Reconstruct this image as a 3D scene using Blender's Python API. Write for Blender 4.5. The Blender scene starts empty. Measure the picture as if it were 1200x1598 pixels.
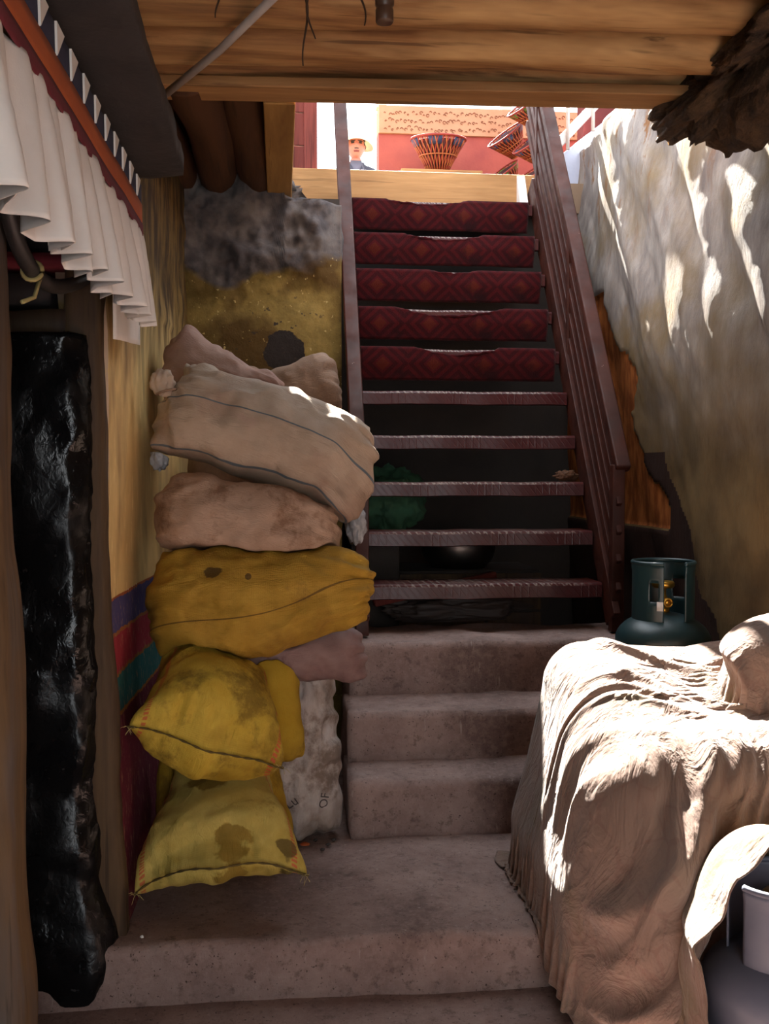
import bpy, bmesh, math, random
import numpy as np
from mathutils import Vector, Matrix
random.seed(7)
C = bpy.context.scene.collection
scene = bpy.context.scene
R = math.radians

# ------------------------------------------------------------------ camera
cam = bpy.data.cameras.new('camera'); cam.sensor_fit = 'HORIZONTAL'; cam.sensor_width = 36; cam.lens = 46.5
cam_o = bpy.data.objects.new('camera', cam); C.objects.link(cam_o)
cam_o.location = (0, 0, 1.35); cam_o.rotation_euler = (R(90 - 2.18), 0, R(-6))
cam.clip_start = .02; cam.clip_end = 200
scene.camera = cam_o
# ------------------------------------------------------------------ sky, sun, hatch portal, added fill at an assumed doorway
w = bpy.data.worlds.new('world'); scene.world = w; w.use_nodes = True
bg = w.node_tree.nodes['Background']; bg.inputs[0].default_value = (.86, .93, 1, 1); bg.inputs[1].default_value = 5.8
sun = bpy.data.lights.new('sun', 'SUN'); sun.energy = 95; sun.angle = R(.6); sun.color = (1, .95, .86)
sun_o = bpy.data.objects.new('sun', sun); C.objects.link(sun_o)
SAZ, SEL = R(-1.2), R(43.5)      # azimuth: from +Y, a hair from the right (+X)
sd = Vector((-math.sin(SAZ) * math.cos(SEL), math.cos(SAZ) * math.cos(SEL), math.sin(SEL)))
sun_o.rotation_euler = sd.to_track_quat('Z', 'Y').to_euler(); sun_o.location = (1, 8, 7)
def area(name, loc, rot, sx, sy, energy, col, portal=False):
    l = bpy.data.lights.new(name, 'AREA'); l.shape = 'RECTANGLE'; l.size = sx; l.size_y = sy; l.energy = energy; l.color = col
    o = bpy.data.objects.new(name, l); C.objects.link(o); o.location = loc; o.rotation_euler = rot
    if portal: l.cycles.is_portal = True
    return o
area('hatch_portal', (.82, 4.25, 3.02), (0, 0, 0), 1.56, 2.0, 1, (1, 1, 1), True)
area('assumed_doorway_fill', (.55, -2.12, 1.45), (R(90), 0, 0), 1.5, 1.35, 21, (1, .95, .88))   # area fill added at an assumed, unseen doorway behind the camera
vs = scene.view_settings; vs.view_transform = 'Standard'; vs.look = 'None'; vs.gamma = 1; vs.use_curve_mapping = False
vs.exposure = -0.32

# ------------------------------------------------------------------ helpers: noise
def _hash(i, j, k, s):
    n = (i * 374761393 + j * 668265263 + k * 2147483647 + s * 974634777) & 0xffffffff
    n = ((n ^ (n >> 13)) * 1274126177) & 0xffffffff
    return ((n ^ (n >> 16)) & 0xffff) / 32767.5 - 1
def vnoise(p, s=0):
    p = np.asarray(p, float); f = np.floor(p).astype(np.int64); t = p - f; t = t * t * (3 - 2 * t)
    r = 0
    for a in (0, 1):
        for b in (0, 1):
            for c in (0, 1):
                wgt = (t[..., 0] if a else 1 - t[..., 0]) * (t[..., 1] if b else 1 - t[..., 1]) * (t[..., 2] if c else 1 - t[..., 2])
                r = r + wgt * _hash(f[..., 0] + a, f[..., 1] + b, f[..., 2] + c, s)
    return r
def fbm(p, sc, octv=3, s=0, gain=.5):
    p = np.asarray(p, float) * sc; r = 0; a = 1.
    for o in range(octv):
        r = r + a * vnoise(p * 2 ** o + 7.3 * o, s + o); a *= gain
    return r
# ------------------------------------------------------------------ helpers: objects
ORG = {}
def mk(name, verts, faces, mat, parent=None, smooth=True, uv=None, loc=None, mats=None, fmat=None, vcol=None):
    V = np.asarray(verts, float)
    org = np.asarray(loc, float) if loc is not None else np.array([(V[:, 0].min() + V[:, 0].max()) / 2, (V[:, 1].min() + V[:, 1].max()) / 2, V[:, 2].min()])
    me = bpy.data.meshes.new(name); me.from_pydata((V - org).tolist(), [], [tuple(int(q) for q in f) for f in faces]); me.update()
    for m in (mats or [mat]): me.materials.append(m)
    if fmat is not None: me.polygons.foreach_set('material_index', np.asarray(fmat, np.int32))
    if smooth: me.polygons.foreach_set('use_smooth', np.ones(len(me.polygons), bool))
    if uv is not None:
        l = me.uv_layers.new(name='uv'); li = np.zeros(len(me.loops), np.int32); me.loops.foreach_get('vertex_index', li)
        l.data.foreach_set('uv', np.asarray(uv, np.float32)[li].ravel())
    if vcol is not None:
        a = me.attributes.new('mask', 'FLOAT', 'POINT'); a.data.foreach_set('value', np.asarray(vcol, np.float32))
    o = bpy.data.objects.new(name, me); C.objects.link(o); ORG[o] = org
    if parent is not None:
        o.parent = parent; o.location = org - ORG[parent]
    else: o.location = org
    return o
def tag(o, label=None, cat=None, group=None, kind=None):
    if label: o['label'] = label
    if cat: o['category'] = cat
    if group: o['group'] = group
    if kind: o['kind'] = kind
    return o
def thing(name, label, cat, loc, group=None):
    o = bpy.data.objects.new(name, None); C.objects.link(o); o.location = loc; o.empty_display_size = .05; ORG[o] = np.array(loc, float)
    return tag(o, label, cat, group)
def struct(o): o['kind'] = 'structure'; return o
class G:
    def __init__(s): s.v = []; s.f = []
    def add(s, v, f):
        n = len(s.v); s.v += [tuple(q) for q in v]; s.f += [tuple(i + n for i in q) for q in f]; return s
    def box(s, a, b):
        (x0, y0, z0), (x1, y1, z1) = a, b
        return s.add([(x0, y0, z0), (x1, y0, z0), (x1, y1, z0), (x0, y1, z0), (x0, y0, z1), (x1, y0, z1), (x1, y1, z1), (x0, y1, z1)],
                     [(0, 3, 2, 1), (4, 5, 6, 7), (0, 1, 5, 4), (1, 2, 6, 5), (2, 3, 7, 6), (3, 0, 4, 7)])
    def bar(s, p, q, wx, wy, up=(0, 0, 1)):
        p, q = Vector(p), Vector(q); d = (q - p).normalized(); r = d.cross(Vector(up)).normalized(); u = r.cross(d)
        v = []
        for c in (p, q):
            for a, b in ((-1, -1), (1, -1), (1, 1), (-1, 1)): v.append(c + r * a * wx / 2 + u * b * wy / 2)
        return s.add(v, [(0, 1, 2, 3), (7, 6, 5, 4), (0, 4, 5, 1), (1, 5, 6, 2), (2, 6, 7, 3), (3, 7, 4, 0)])
    def tube(s, pts, rad, n=10, cap=True):
        pts = [Vector(p) for p in pts]; rad = rad if hasattr(rad, '__len__') else [rad] * len(pts)
        v = []; f = []; ref = None
        for i, p in enumerate(pts):
            d = (pts[min(i + 1, len(pts) - 1)] - pts[max(i - 1, 0)]).normalized()
            if ref is None: ref = d.orthogonal().normalized()
            ref = (ref - d * ref.dot(d)).normalized(); b = d.cross(ref)
            for k in range(n):
                a = 2 * math.pi * k / n; v.append(p + (ref * math.cos(a) + b * math.sin(a)) * rad[i])
        for i in range(len(pts) - 1):
            for k in range(n): f.append((i * n + k, i * n + (k + 1) % n, (i + 1) * n + (k + 1) % n, (i + 1) * n + k))
        if cap: f.append(tuple(range(n))[::-1]); f.append(tuple((len(pts) - 1) * n + k for k in range(n)))
        return s.add(v, f)
    def lathe(s, prof, c=(0, 0, 0), n=40, cap=True):
        v = []; f = []
        for r, z in prof:
            for k in range(n): a = 2 * math.pi * k / n; v.append((c[0] + r * math.cos(a), c[1] + r * math.sin(a), c[2] + z))
        for i in range(len(prof) - 1):
            for k in range(n): f.append((i * n + k, i * n + (k + 1) % n, (i + 1) * n + (k + 1) % n, (i + 1) * n + k))
        if cap: f.append(tuple(range(n))[::-1]); f.append(tuple((len(prof) - 1) * n + k for k in range(n)))
        return s.add(v, f)
    def obj(s, name, mat, parent=None, smooth=True, bevel=0, seg=2, loc=None, rot=None):
        v = np.array(s.v, float)
        if rot is not None: v = v @ np.array(rot).T
        o = mk(name, v, s.f, mat, parent, smooth, loc=loc)
        if bevel:
            b = o.modifiers.new('b', 'BEVEL'); b.width = bevel; b.segments = seg; b.limit_method = 'ANGLE'; b.angle_limit = R(35)
            o.modifiers.new('wn', 'WEIGHTED_NORMAL')
        return o
def grid(nu, nv, fn):
    U, V = np.meshgrid(np.linspace(0, 1, nu), np.linspace(0, 1, nv), indexing='ij')
    p = fn(U, V).reshape(-1, 3)
    f = [(i * nv + j, (i + 1) * nv + j, (i + 1) * nv + j + 1, i * nv + j + 1) for i in range(nu - 1) for j in range(nv - 1)]
    return p, f, np.stack([U.ravel(), V.ravel()], 1)
def S3(*a): return np.stack(np.broadcast_arrays(*a), -1).astype(float)
def roughbox(a, b, cell, amp, sc, seed=0, rnd=.02):
    """a box with subdivided, noise-worn faces and rounded edges"""
    bm = bmesh.new(); bmesh.ops.create_cube(bm, size=1)
    a = np.array(a, float); b = np.array(b, float); d = b - a
    for e in bm.verts: e.co = Vector(a + (np.array(e.co) + .5) * d)
    for ax in range(3):
        n = max(1, int(d[ax] / cell))
        es = [e for e in bm.edges if abs((e.verts[0].co - e.verts[1].co)[ax]) > .5 * d[ax] - 1e-6 and abs((e.verts[0].co - e.verts[1].co)[ax]) > 1e-6 and all(abs((e.verts[0].co - e.verts[1].co)[k]) < 1e-6 for k in range(3) if k != ax)]
        if n > 1: bmesh.ops.subdivide_edges(bm, edges=es, cuts=n - 1, use_grid_fill=True)
    v = np.array([e.co[:] for e in bm.verts]); bm.verts.index_update()
    f = [[q.index for q in p.verts] for p in bm.faces]; bm.free()
    lo, hi = a + rnd, b - rnd; c = np.clip(v, lo, hi); dd = v - c; L = np.linalg.norm(dd, axis=1, keepdims=True)
    v = np.where(L > 1e-9, c + dd / np.maximum(L, 1e-9) * rnd, v)
    nrm = np.where(L > 1e-9, dd / np.maximum(L, 1e-9), 0)
    v = v + nrm * fbm(v, sc, 3, seed)[:, None] * amp
    return v, f

# ------------------------------------------------------------------ helpers: materials
def lin(r, g, b): return tuple(((c / 255) / 12.92 if c / 255 <= .04045 else ((c / 255 + .055) / 1.055) ** 2.4) for c in (r, g, b)) + (1,)
class N:
    def __init__(s, name):
        s.m = bpy.data.materials.new(name); s.m.use_nodes = True; s.t = s.m.node_tree; s.b = s.t.nodes['Principled BSDF']
        s.pos = s.n('ShaderNodeNewGeometry').outputs['Position']
    def n(s, k): return s.t.nodes.new(k)
    def l(s, a, b): s.t.links.new(a, b)
    def put(s, sock, v):
        if isinstance(v, (int, float)): sock.default_value = v
        elif isinstance(v, (tuple, list)): sock.default_value = v if len(v) == 4 or sock.type == 'VECTOR' else tuple(v) + (1,)
        else: s.l(v, sock)
    def map(s, v, sc=(1, 1, 1), loc=(0, 0, 0), rot=(0, 0, 0)):
        m = s.n('ShaderNodeMapping'); s.l(v, m.inputs[0]); m.inputs['Scale'].default_value = sc; m.inputs['Location'].default_value = loc; m.inputs['Rotation'].default_value = rot; return m.outputs[0]
    def noise(s, v, scale, det=4, rough=.55, dist=0):
        x = s.n('ShaderNodeTexNoise'); s.l(v, x.inputs['Vector']); x.inputs['Scale'].default_value = scale; x.inputs['Detail'].default_value = det; x.inputs['Roughness'].default_value = rough; x.inputs['Distortion'].default_value = dist; return x.outputs['Fac']
    def wave(s, v, scale, dist=0, det=2, dirn='X', typ='BANDS'):
        x = s.n('ShaderNodeTexWave'); x.wave_type = typ
        if typ == 'BANDS': x.bands_direction = dirn
        s.l(v, x.inputs['Vector']); x.inputs['Scale'].default_value = scale; x.inputs['Distortion'].default_value = dist; x.inputs['Detail'].default_value = det; return x.outputs['Fac']
    def ramp(s, f, stops, const=False):
        x = s.n('ShaderNodeValToRGB'); s.l(f, x.inputs[0]); e = x.color_ramp.elements
        if const: x.color_ramp.interpolation = 'CONSTANT'
        while len(e) < len(stops): e.new(.5)
        for q, (p, c) in zip(e, stops): q.position = p; q.color = c if len(c) == 4 else tuple(c) + (1,)
        return x.outputs[0]
    def step(s, f, a, b):
        x = s.n('ShaderNodeMapRange'); s.put(x.inputs[0], f); x.inputs[1].default_value = a; x.inputs[2].default_value = b; return x.outputs[0]
    def mix(s, f, a, b, mode='MIX'):
        x = s.n('ShaderNodeMix'); x.data_type = 'RGBA'; x.blend_type = mode; s.put(x.inputs[0], f); s.put(x.inputs[6], a); s.put(x.inputs[7], b); return x.outputs[2]
    def math(s, op, a, b=0.):
        x = s.n('ShaderNodeMath'); x.operation = op; s.put(x.inputs[0], a); s.put(x.inputs[1], b); return x.outputs[0]
    def xyz(s, v): x = s.n('ShaderNodeSeparateXYZ'); s.l(v, x.inputs[0]); return x.outputs
    def uv(s): return s.n('ShaderNodeTexCoord').outputs['UV']
    def obj(s): return s.n('ShaderNodeTexCoord').outputs['Object']
    def attr(s): x = s.n('ShaderNodeAttribute'); x.attribute_name = 'mask'; return x.outputs['Fac']
    def out(s, col, rough=.8, bump=None, bs=.3, bd=.01, metal=0, spec=None, sheen=0):
        s.put(s.b.inputs['Base Color'], col); s.put(s.b.inputs['Roughness'], rough); s.b.inputs['Metallic'].default_value = metal
        if spec is not None: s.b.inputs['Specular IOR Level'].default_value = spec
        if sheen: s.b.inputs['Sheen Weight'].default_value = sheen
        if bump is not None:
            b = s.n('ShaderNodeBump'); b.inputs['Strength'].default_value = bs; b.inputs['Distance'].default_value = bd; s.l(bump, b.inputs['Height']); s.l(b.outputs[0], s.b.inputs['Normal'])
        return s.m
def simple(name, c1, c2, scale=8, rough=.8, bs=.25, bscale=60, metal=0, stretch=(1, 1, 1), bd=.004, spec=None):
    k = N(name); v = k.map(k.obj(), stretch)
    f = k.step(k.noise(v, scale, 5, .6), .3, .7)
    return k.out(k.mix(f, c1, c2), rough, k.noise(v, bscale, 4), bs, bd, metal, spec)
def wood(name, c1, c2, c3, axis=0, sc=1., rough=.7, spec=.3, bs=.35):
    k = N(name); st = [14, 14, 14]; st[axis] = .9
    v = k.map(k.obj(), tuple(q * sc for q in st)); st2 = [3, 3, 3]; st2[axis] = .6
    f = k.noise(v, 2.2, 6, .65, .4); g = k.noise(k.map(k.obj(), tuple(st2)), 2, 4, .6)
    col = k.mix(k.step(f, .3, .7), c1, c2); col = k.mix(k.step(g, .5, .68), col, c3)
    ck = k.noise(k.map(k.obj(), tuple(q * 1.7 if q > 1 else q * .8 for q in st), (5, 3, 1)), 1.6, 4, .6); col = k.mix(k.math('MULTIPLY', k.step(ck, .60, .66), .6), col, tuple(q * .4 for q in c1[:3]) + (1,))
    kn = k.noise(k.map(k.obj(), tuple(q * .5 for q in st)), 3, 2); col = k.mix(k.math('MULTIPLY', k.step(kn, .66, .72), .7), col, tuple(q * .35 for q in c1[:3]) + (1,))
    return k.out(col, rough, f, bs, .006, spec=spec)

def m_concrete():
    k = N('concrete'); p = k.pos
    c = k.mix(k.step(k.noise(p, 5, 6, .65), .32, .68), lin(122, 98, 92), lin(156, 132, 124))
    c = k.mix(k.step(k.noise(p, 2.1, 3), .52, .66), c, lin(110, 88, 82))
    sc = k.noise(k.map(p, (34, 34, 5)), 1.5, 3); c = k.mix(k.math('MULTIPLY', k.step(sc, .66, .74), .6), c, lin(178, 164, 156))
    c = k.mix(k.math('MULTIPLY', k.step(k.noise(p, 42, 6, .75), .46, .62), .35), c, lin(164, 142, 134)); c = k.mix(k.math('MULTIPLY', k.step(k.noise(k.map(p, (1, 1, 1), (7, 3, 2)), 30, 6, .75), .54, .64), .6), c, lin(86, 66, 60)); sp = k.noise(p, 120, 2); c = k.mix(k.step(sp, .66, .72), c, lin(70, 52, 46))
    return k.out(c, k.step(k.noise(p, 7, 3), -.2, 1.0), k.noise(p, 26, 8, .75), .6, .014, spec=.35)
def m_wall_left():
    k = N('ochre_painted_plaster'); p = k.pos; z = k.xyz(p)[2]
    zz = k.math('ADD', z, k.math('MULTIPLY', k.math('SUBTRACT', k.noise(p, 30, 3), .5), .022))
    zn = k.step(zz, .2, 2.7)
    base = k.mix(k.step(k.noise(k.map(p, (3, 3, 1.1)), 3, 5, .65), .3, .7), lin(205, 172, 112), lin(228, 196, 132))
    base = k.mix(k.step(k.noise(k.map(p, (14, 14, 4)), 2, 5, .7), .58, .66), base, lin(232, 204, 140))
    base = k.mix(k.step(k.noise(k.map(p, (2, 2, .8), (3, 1, 0)), 3, 4), .48, .66), base, lin(176, 144, 96))
    dark = k.mix(k.step(k.noise(k.map(p, (8, 8, 2.5)), 2, 5, .65), .42, .6), lin(60, 44, 26), lin(112, 88, 46))
    base = k.mix(k.step(k.math('ADD', z, k.math('MULTIPLY', k.noise(k.map(p, (9, 9, 2)), 2, 3), .7)), 1.95, 2.35), base, dark)
    def zp(v): return (v - .2) / 2.5
    band = k.ramp(zn, [(0, lin(98, 32, 48)), (zp(.69), lin(150, 96, 40)), (zp(.705), lin(40, 98, 98)), (zp(.80), lin(140, 92, 44)), (zp(.812), lin(150, 44, 58)), (zp(.905), lin(150, 96, 50)), (zp(.917), lin(72, 68, 112)), (zp(1.005), lin(158, 82, 44)), (zp(1.018), (1, 1, 1, 1))], True)
    c = k.mix(k.step(z, 1.017, 1.0195), band, base)
    sc = k.noise(k.map(p, (30, 30, 9)), 3, 5, .7); msk = k.math('MULTIPLY', k.step(sc, .57, .64), k.step(z, 1.02, 1.015))
    c = k.mix(k.math('MULTIPLY', msk, .55), c, lin(176, 146, 110))
    y = k.xyz(p)[1]; ed = k.math('ADD', y, k.math('MULTIPLY', k.noise(p, 9, 4), .05))
    c = k.mix(k.step(ed, 2.683, 2.675), c, lin(190, 165, 140))
    return k.out(c, .75, k.noise(k.map(p, (12, 12, 4)), 4, 6, .65), .3, .01, spec=.25)
def m_wall_back():
    k = N('yellowed_plaster'); p = k.pos; m = k.attr()
    c = k.mix(k.step(k.noise(p, 7, 6, .7), .35, .65), lin(104, 86, 44), lin(144, 122, 68))
    c = k.mix(k.step(k.noise(p, 3, 4), .5, .62), c, lin(84, 64, 32))
    c = k.mix(k.step(k.noise(p, 48, 3), .66, .7), c, lin(178, 158, 104))
    mud = k.mix(k.step(k.noise(p, 12, 5), .4, .65), lin(72, 68, 70), lin(104, 98, 96))
    c = k.mix(k.step(m, .45, .6), c, mud)
    d = k.n('ShaderNodeVectorMath'); d.operation = 'DISTANCE'; k.l(k.map(p, (1, 0, .9)), d.inputs[0]); d.inputs[1].default_value = (.022, 0, 1.69)
    dd = k.math('ADD', d.outputs[1], k.math('MULTIPLY', k.math('SUBTRACT', k.noise(p, 22, 4), .5), .05))
    c = k.mix(k.step(dd, .088, .084), c, lin(46, 40, 38))
    sp = k.noise(p, 36, 2); spm = k.math('MULTIPLY', k.step(sp, .66, .69), k.step(d.outputs[1], .3, .15)); c = k.mix(spm, c, lin(58, 50, 44))
    return k.out(c, .85, k.noise(p, 28, 7, .7), .5, .012, spec=.2)
def m_wall_right():
    k = N('worn_grey_plaster'); p = k.pos; x, y, z = k.xyz(p)
    st = k.map(p, (7, 7, 2.2), rot=(R(28), 0, 0))
    c = k.mix(k.step(k.noise(st, 1.6, 6, .65), .35, .68), lin(118, 108, 104), lin(164, 154, 146))
    c = k.mix(k.step(k.noise(k.map(p, (1, 1, 1)), 2.4, 4), .45, .65), c, lin(126, 106, 78))
    br = k.noise(k.map(p, (9, 9, 2.4), (2, 3, 1), (R(28), 0, 0)), 1.4, 5, .7)
    up = k.step(z, 2.3, 2.9)
    c = k.mix(k.math('MULTIPLY', k.step(br, .56, .62), up), c, lin(122, 84, 52))
    low = k.math('ADD', z, k.math('MULTIPLY', k.noise(p, 4, 4), .5))
    c = k.mix(k.step(low, 2.35, 1.65), c, k.mix(k.step(k.noise(p, 3.3, 5), .36, .66), lin(84, 66, 42), lin(122, 98, 64)))  # shade of the unlit lower wall put into the colour as darker olive brown
    m = k.attr()
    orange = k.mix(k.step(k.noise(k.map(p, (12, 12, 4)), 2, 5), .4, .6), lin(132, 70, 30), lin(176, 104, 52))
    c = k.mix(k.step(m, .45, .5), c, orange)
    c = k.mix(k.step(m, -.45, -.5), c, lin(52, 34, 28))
    bmp = k.noise(k.map(p, (16, 16, 6), rot=(R(28), 0, 0)), 2, 8, .7)
    return k.out(c, .8, bmp, .45, .02, spec=.2)
M = {}
M['concrete'] = m_concrete(); M['wall_left'] = m_wall_left(); M['wall_back'] = m_wall_back(); M['wall_right'] = m_wall_right()
M['log'] = wood('peeled_log', lin(110, 74, 44), lin(178, 130, 80), lin(206, 164, 110), 0)
M['log_y'] = wood('dark_log', lin(62, 38, 24), lin(92, 58, 34), lin(78, 48, 28), 1)
M['plank'] = wood('ceiling_plank', lin(110, 74, 42), lin(150, 106, 62), lin(96, 64, 38), 1)
M['board'] = wood('sill_board', lin(150, 108, 66), lin(178, 132, 84), lin(140, 98, 58), 0)
M['board_y'] = wood('hatch_plank', lin(148, 108, 56), lin(176, 134, 76), lin(128, 90, 46), 1)
M['soot'] = simple('soot_black_slate', lin(32, 28, 28), lin(48, 42, 41), 6, .75, .5, 20, bd=.01)
M['post'] = wood('smoky_post', lin(70, 52, 36), lin(104, 80, 52), lin(84, 78, 76), 2, .8)
M['jamb'] = wood('door_jamb', lin(56, 40, 28), lin(88, 68, 44), lin(60, 46, 40), 2, .8)
M['dark'] = simple('shade_plaster', lin(34, 27, 23), lin(46, 37, 31))  # near-black base carries the shade under the stairs and in the passage
M['mud'] = simple('straw_mud', lin(38, 26, 17), lin(84, 60, 35), 16, .95, .8, 40, bd=.02)
M['room'] = simple('room_plaster', lin(140, 118, 92), lin(160, 138, 108), 3)
def m_tar():
    k = N('black_tar'); p = k.pos
    h = k.noise(k.map(p, (1.2, 1.2, 1)), 55, 3, .5, .6); h2 = k.noise(p, 7, 3)
    return k.out(k.mix(k.step(k.noise(p, 60, 2), .68, .74), (.004, .004, .0045, 1), lin(44, 42, 42)), k.step(h2, .18, 1.5), k.math('ADD', h, k.math('MULTIPLY', h2, .6)), .45, .004, spec=.28)
M['tar'] = m_tar()
def m_redpaint(name, a, b, wear=.68):
    k = N(name); v = k.obj(); n = k.noise(v, 26, 5, .65)
    c = k.mix(k.step(k.noise(v, 6, 4), .35, .65), a, b); c = k.mix(k.step(n, wear, wear + .03), c, lin(150, 128, 120))
    return k.out(c, k.step(k.noise(v, 14, 3), -.15, 1.1), n, .15, .003, spec=.22)
M['red'] = m_redpaint('maroon_gloss_paint', lin(62, 18, 20), lin(84, 26, 26))
M['rail'] = m_redpaint('brown_gloss_paint', lin(46, 20, 14), lin(66, 31, 22), .70)
def m_tread():
    k = N('diamond_plate_tread'); v = k.obj(); x, y, z = k.xyz(v)
    a = k.wave(k.map(v, (1, 1, 1), rot=(0, 0, R(45))), 14, 0, 0); b = k.wave(k.map(v, (1, 1, 1), rot=(0, 0, R(-45))), 14, 0, 0)
    f = k.wave(k.map(v, (1, 1, 1), rot=(0, R(40), 0)), 14, 0, 0)
    h = k.step(k.math('MAXIMUM', k.math('MULTIPLY', a, b), k.math('POWER', f, 3.)), .55, .8)
    wear = k.noise(v, 30, 4)
    mid = k.math('MULTIPLY', k.step(k.math('ABSOLUTE', x), .46, .30), k.step(z, .050, .056))
    worn = k.math('MULTIPLY', mid, k.step(k.math('ADD', k.math('MULTIPLY', h, .25), wear), .55, .72))
    c = k.mix(worn, k.mix(wear, lin(52, 13, 14), lin(68, 20, 20)), lin(120, 106, 100))
    k.b.inputs['Metallic'].default_value = 0
    return k.out(c, .34, h, .35, .0015, spec=.35)
M['tread'] = m_tread()
def m_carpet():
    k = N('red_patterned_carpet'); v = k.obj(); x, y, z = k.xyz(v)
    q = k.math('ADD', k.math('ABSOLUTE', k.math('SUBTRACT', k.math('FRACT', k.math('MULTIPLY', x, 4.2)), .5)), k.math('MULTIPLY', k.math('ABSOLUTE', k.math('SUBTRACT', z, .075)), 4.5))
    ring = k.n('ShaderNodeMath'); ring.operation = 'FRACT'; k.l(k.math('MULTIPLY', q, 5.), ring.inputs[0])
    c = k.mix(k.step(ring.outputs[0], .45, .6), lin(46, 6, 10), lin(62, 9, 13))
    c = k.mix(k.step(q, .16, .12), c, lin(72, 22, 14))
    c = k.mix(k.step(k.noise(v, 9, 3), .56, .7), c, lin(34, 6, 9))
    return k.out(c, .95, k.noise(v, 420, 2), .6, .004, spec=.1, sheen=.1)
M['carpet'] = m_carpet()
def m_sack(name, c1, c2, c3, stain, stripes=None, weave=260, dirt=.55, redl=False, blue=False, spots=(), lines=()):
    k = N(name); u = k.uv(); v = k.obj(); us = k.xyz(u)
    c = k.mix(k.step(k.noise(v, 9, 5, .6), .3, .7), c1, c2); c = k.mix(k.step(k.noise(v, 5, 4), .5, .68), c, c3)
    c = k.mix(k.math('MULTIPLY', k.step(k.noise(k.map(v, (1, 1, 1), (3, 2, 1)), 6.5, 6, .7), dirt, dirt + .12), .8), c, stain)
    wv = k.math('MAXIMUM', k.wave(u, weave * .35, 0, 0, 'X'), k.wave(u, weave * .25, 0, 0, 'Y'))
    c = k.mix(k.math('MULTIPLY', wv, .14), c, tuple(q * .5 for q in c1[:3]) + (1,))
    if redl:
        for p0 in (.08, .92):
            d = k.math('ABSOLUTE', k.math('SUBTRACT', us[1], p0)); dash = k.step(k.wave(u, 18, 3, 1, 'X'), .25, .45)
            c = k.mix(k.math('MULTIPLY', k.math('MULTIPLY', k.step(d, .016, .012), dash), .75), c, lin(186, 70, 52))
    if blue:
        for p0 in blue:
            d = k.math('ABSOLUTE', k.math('SUBTRACT', us[1], p0)); c = k.mix(k.step(d, .0085, .005), c, lin(92, 100, 106))
    for lv, lw, lc in lines:
        d = k.math('ABSOLUTE', k.math('SUBTRACT', k.math('ADD', us[1], k.math('MULTIPLY', us[0], -.28)), lv)); c = k.mix(k.math('MULTIPLY', k.step(d, lw, lw * .6), .8), c, lc)
    for (su, sv, ru, rv, col) in spots:
        d = k.n('ShaderNodeVectorMath'); d.operation = 'DISTANCE'; k.l(k.map(u, (1 / ru, 1 / rv, 0)), d.inputs[0]); d.inputs[1].default_value = (su / ru, sv / rv, 0)
        dd = k.math('ADD', d.outputs[1], k.math('MULTIPLY', k.math('SUBTRACT', k.noise(v, 22, 5), .5), 1.6)); c = k.mix(k.math('MULTIPLY', k.step(dd, 1.08, .9), .8), c, col)
    fine = k.noise(k.map(v, (1, 1, 1)), 34, 5, .6)
    return k.out(c, .72, k.math('ADD', k.math('MULTIPLY', wv, .10), k.math('ADD', fine, k.math('MULTIPLY', k.math('ABSOLUTE', k.math('SUBTRACT', k.noise(k.map(u, (2, 5, 1)), 5, 4, .6, 1.), .5)), -2.))), .6, .007, spec=.25)
M['white'] = simple('white_cotton', lin(212, 204, 196), lin(226, 220, 214), 6, .9, .12, 300, bd=.002)
M['maroon'] = simple('maroon_cotton', lin(92, 22, 34), lin(104, 28, 40), 6, .9)
M['orange'] = simple('orange_cotton', lin(160, 74, 30), lin(172, 86, 38), 6, .9)
M['navy'] = simple('navy_cotton', lin(34, 34, 58), lin(42, 42, 68), 6, .9)
M['steelpole'] = simple('grey_painted_pole', lin(150, 138, 130), lin(172, 160, 150), 6, .5, spec=.5)
M['bakelite'] = simple('brown_bakelite', lin(70, 50, 38), lin(88, 64, 48), 6, .4, spec=.5)
M['straw'] = simple('dry_bark', lin(52, 36, 24), lin(78, 56, 36), 6, .9)
M['hose'] = simple('black_hose', lin(36, 32, 32), lin(50, 46, 44), 8, .5, spec=.5)
M['tealpaint'] = simple('teal_cylinder_paint', lin(20, 46, 50), lin(28, 56, 60), 7, .38, .08, 90, spec=.6)
M['greypaint'] = simple('blue_grey_cylinder_paint', lin(84, 88, 104), lin(98, 100, 114), 5, .5, .08, 90, spec=.5)
M['brass'] = simple('brass', lin(206, 156, 62), lin(176, 128, 50), 20, .32, .1, 80, metal=.9)
M['paper'] = simple('paper_label', lin(216, 208, 202), lin(230, 224, 218))
M['redink'] = simple('red_ink', lin(170, 60, 50), lin(180, 70, 60))
M['ink'] = simple('faded_black_ink', lin(60, 52, 52), lin(80, 72, 70))
M['thread'] = simple('dark_thread', lin(92, 74, 26), lin(70, 56, 24), 30, .9)
M['threadp'] = simple('pale_thread', lin(176, 160, 104), lin(160, 140, 90), 30, .9)
M['clear'] = simple('cloudy_plastic', lin(120, 120, 124), lin(170, 168, 170), 20, .25, .6, 30, spec=.6, bd=.01)
M['steel'] = simple('steel_pot', lin(170, 165, 160), lin(140, 136, 132), 8, .3, .05, 60, metal=1)
M['greencloth'] = simple('dark_green_cloth', lin(30, 62, 44), lin(44, 84, 58), 9, .9)
M['blackbag'] = simple('dark_rag', lin(44, 36, 34), lin(62, 50, 46), 9, .7)
M['redwall'] = simple('red_painted_wall', lin(128, 54, 48), lin(150, 72, 58), 4, .8)
M['tanpanel'] = simple('carved_tan_panel', lin(156, 114, 84), lin(170, 130, 98), 6, .8)
M['carve'] = simple('carving_paint', lin(112, 62, 38), lin(122, 70, 42))
M['paleframe'] = simple('pale_frame_timber', lin(196, 180, 150), lin(208, 192, 164))
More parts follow.
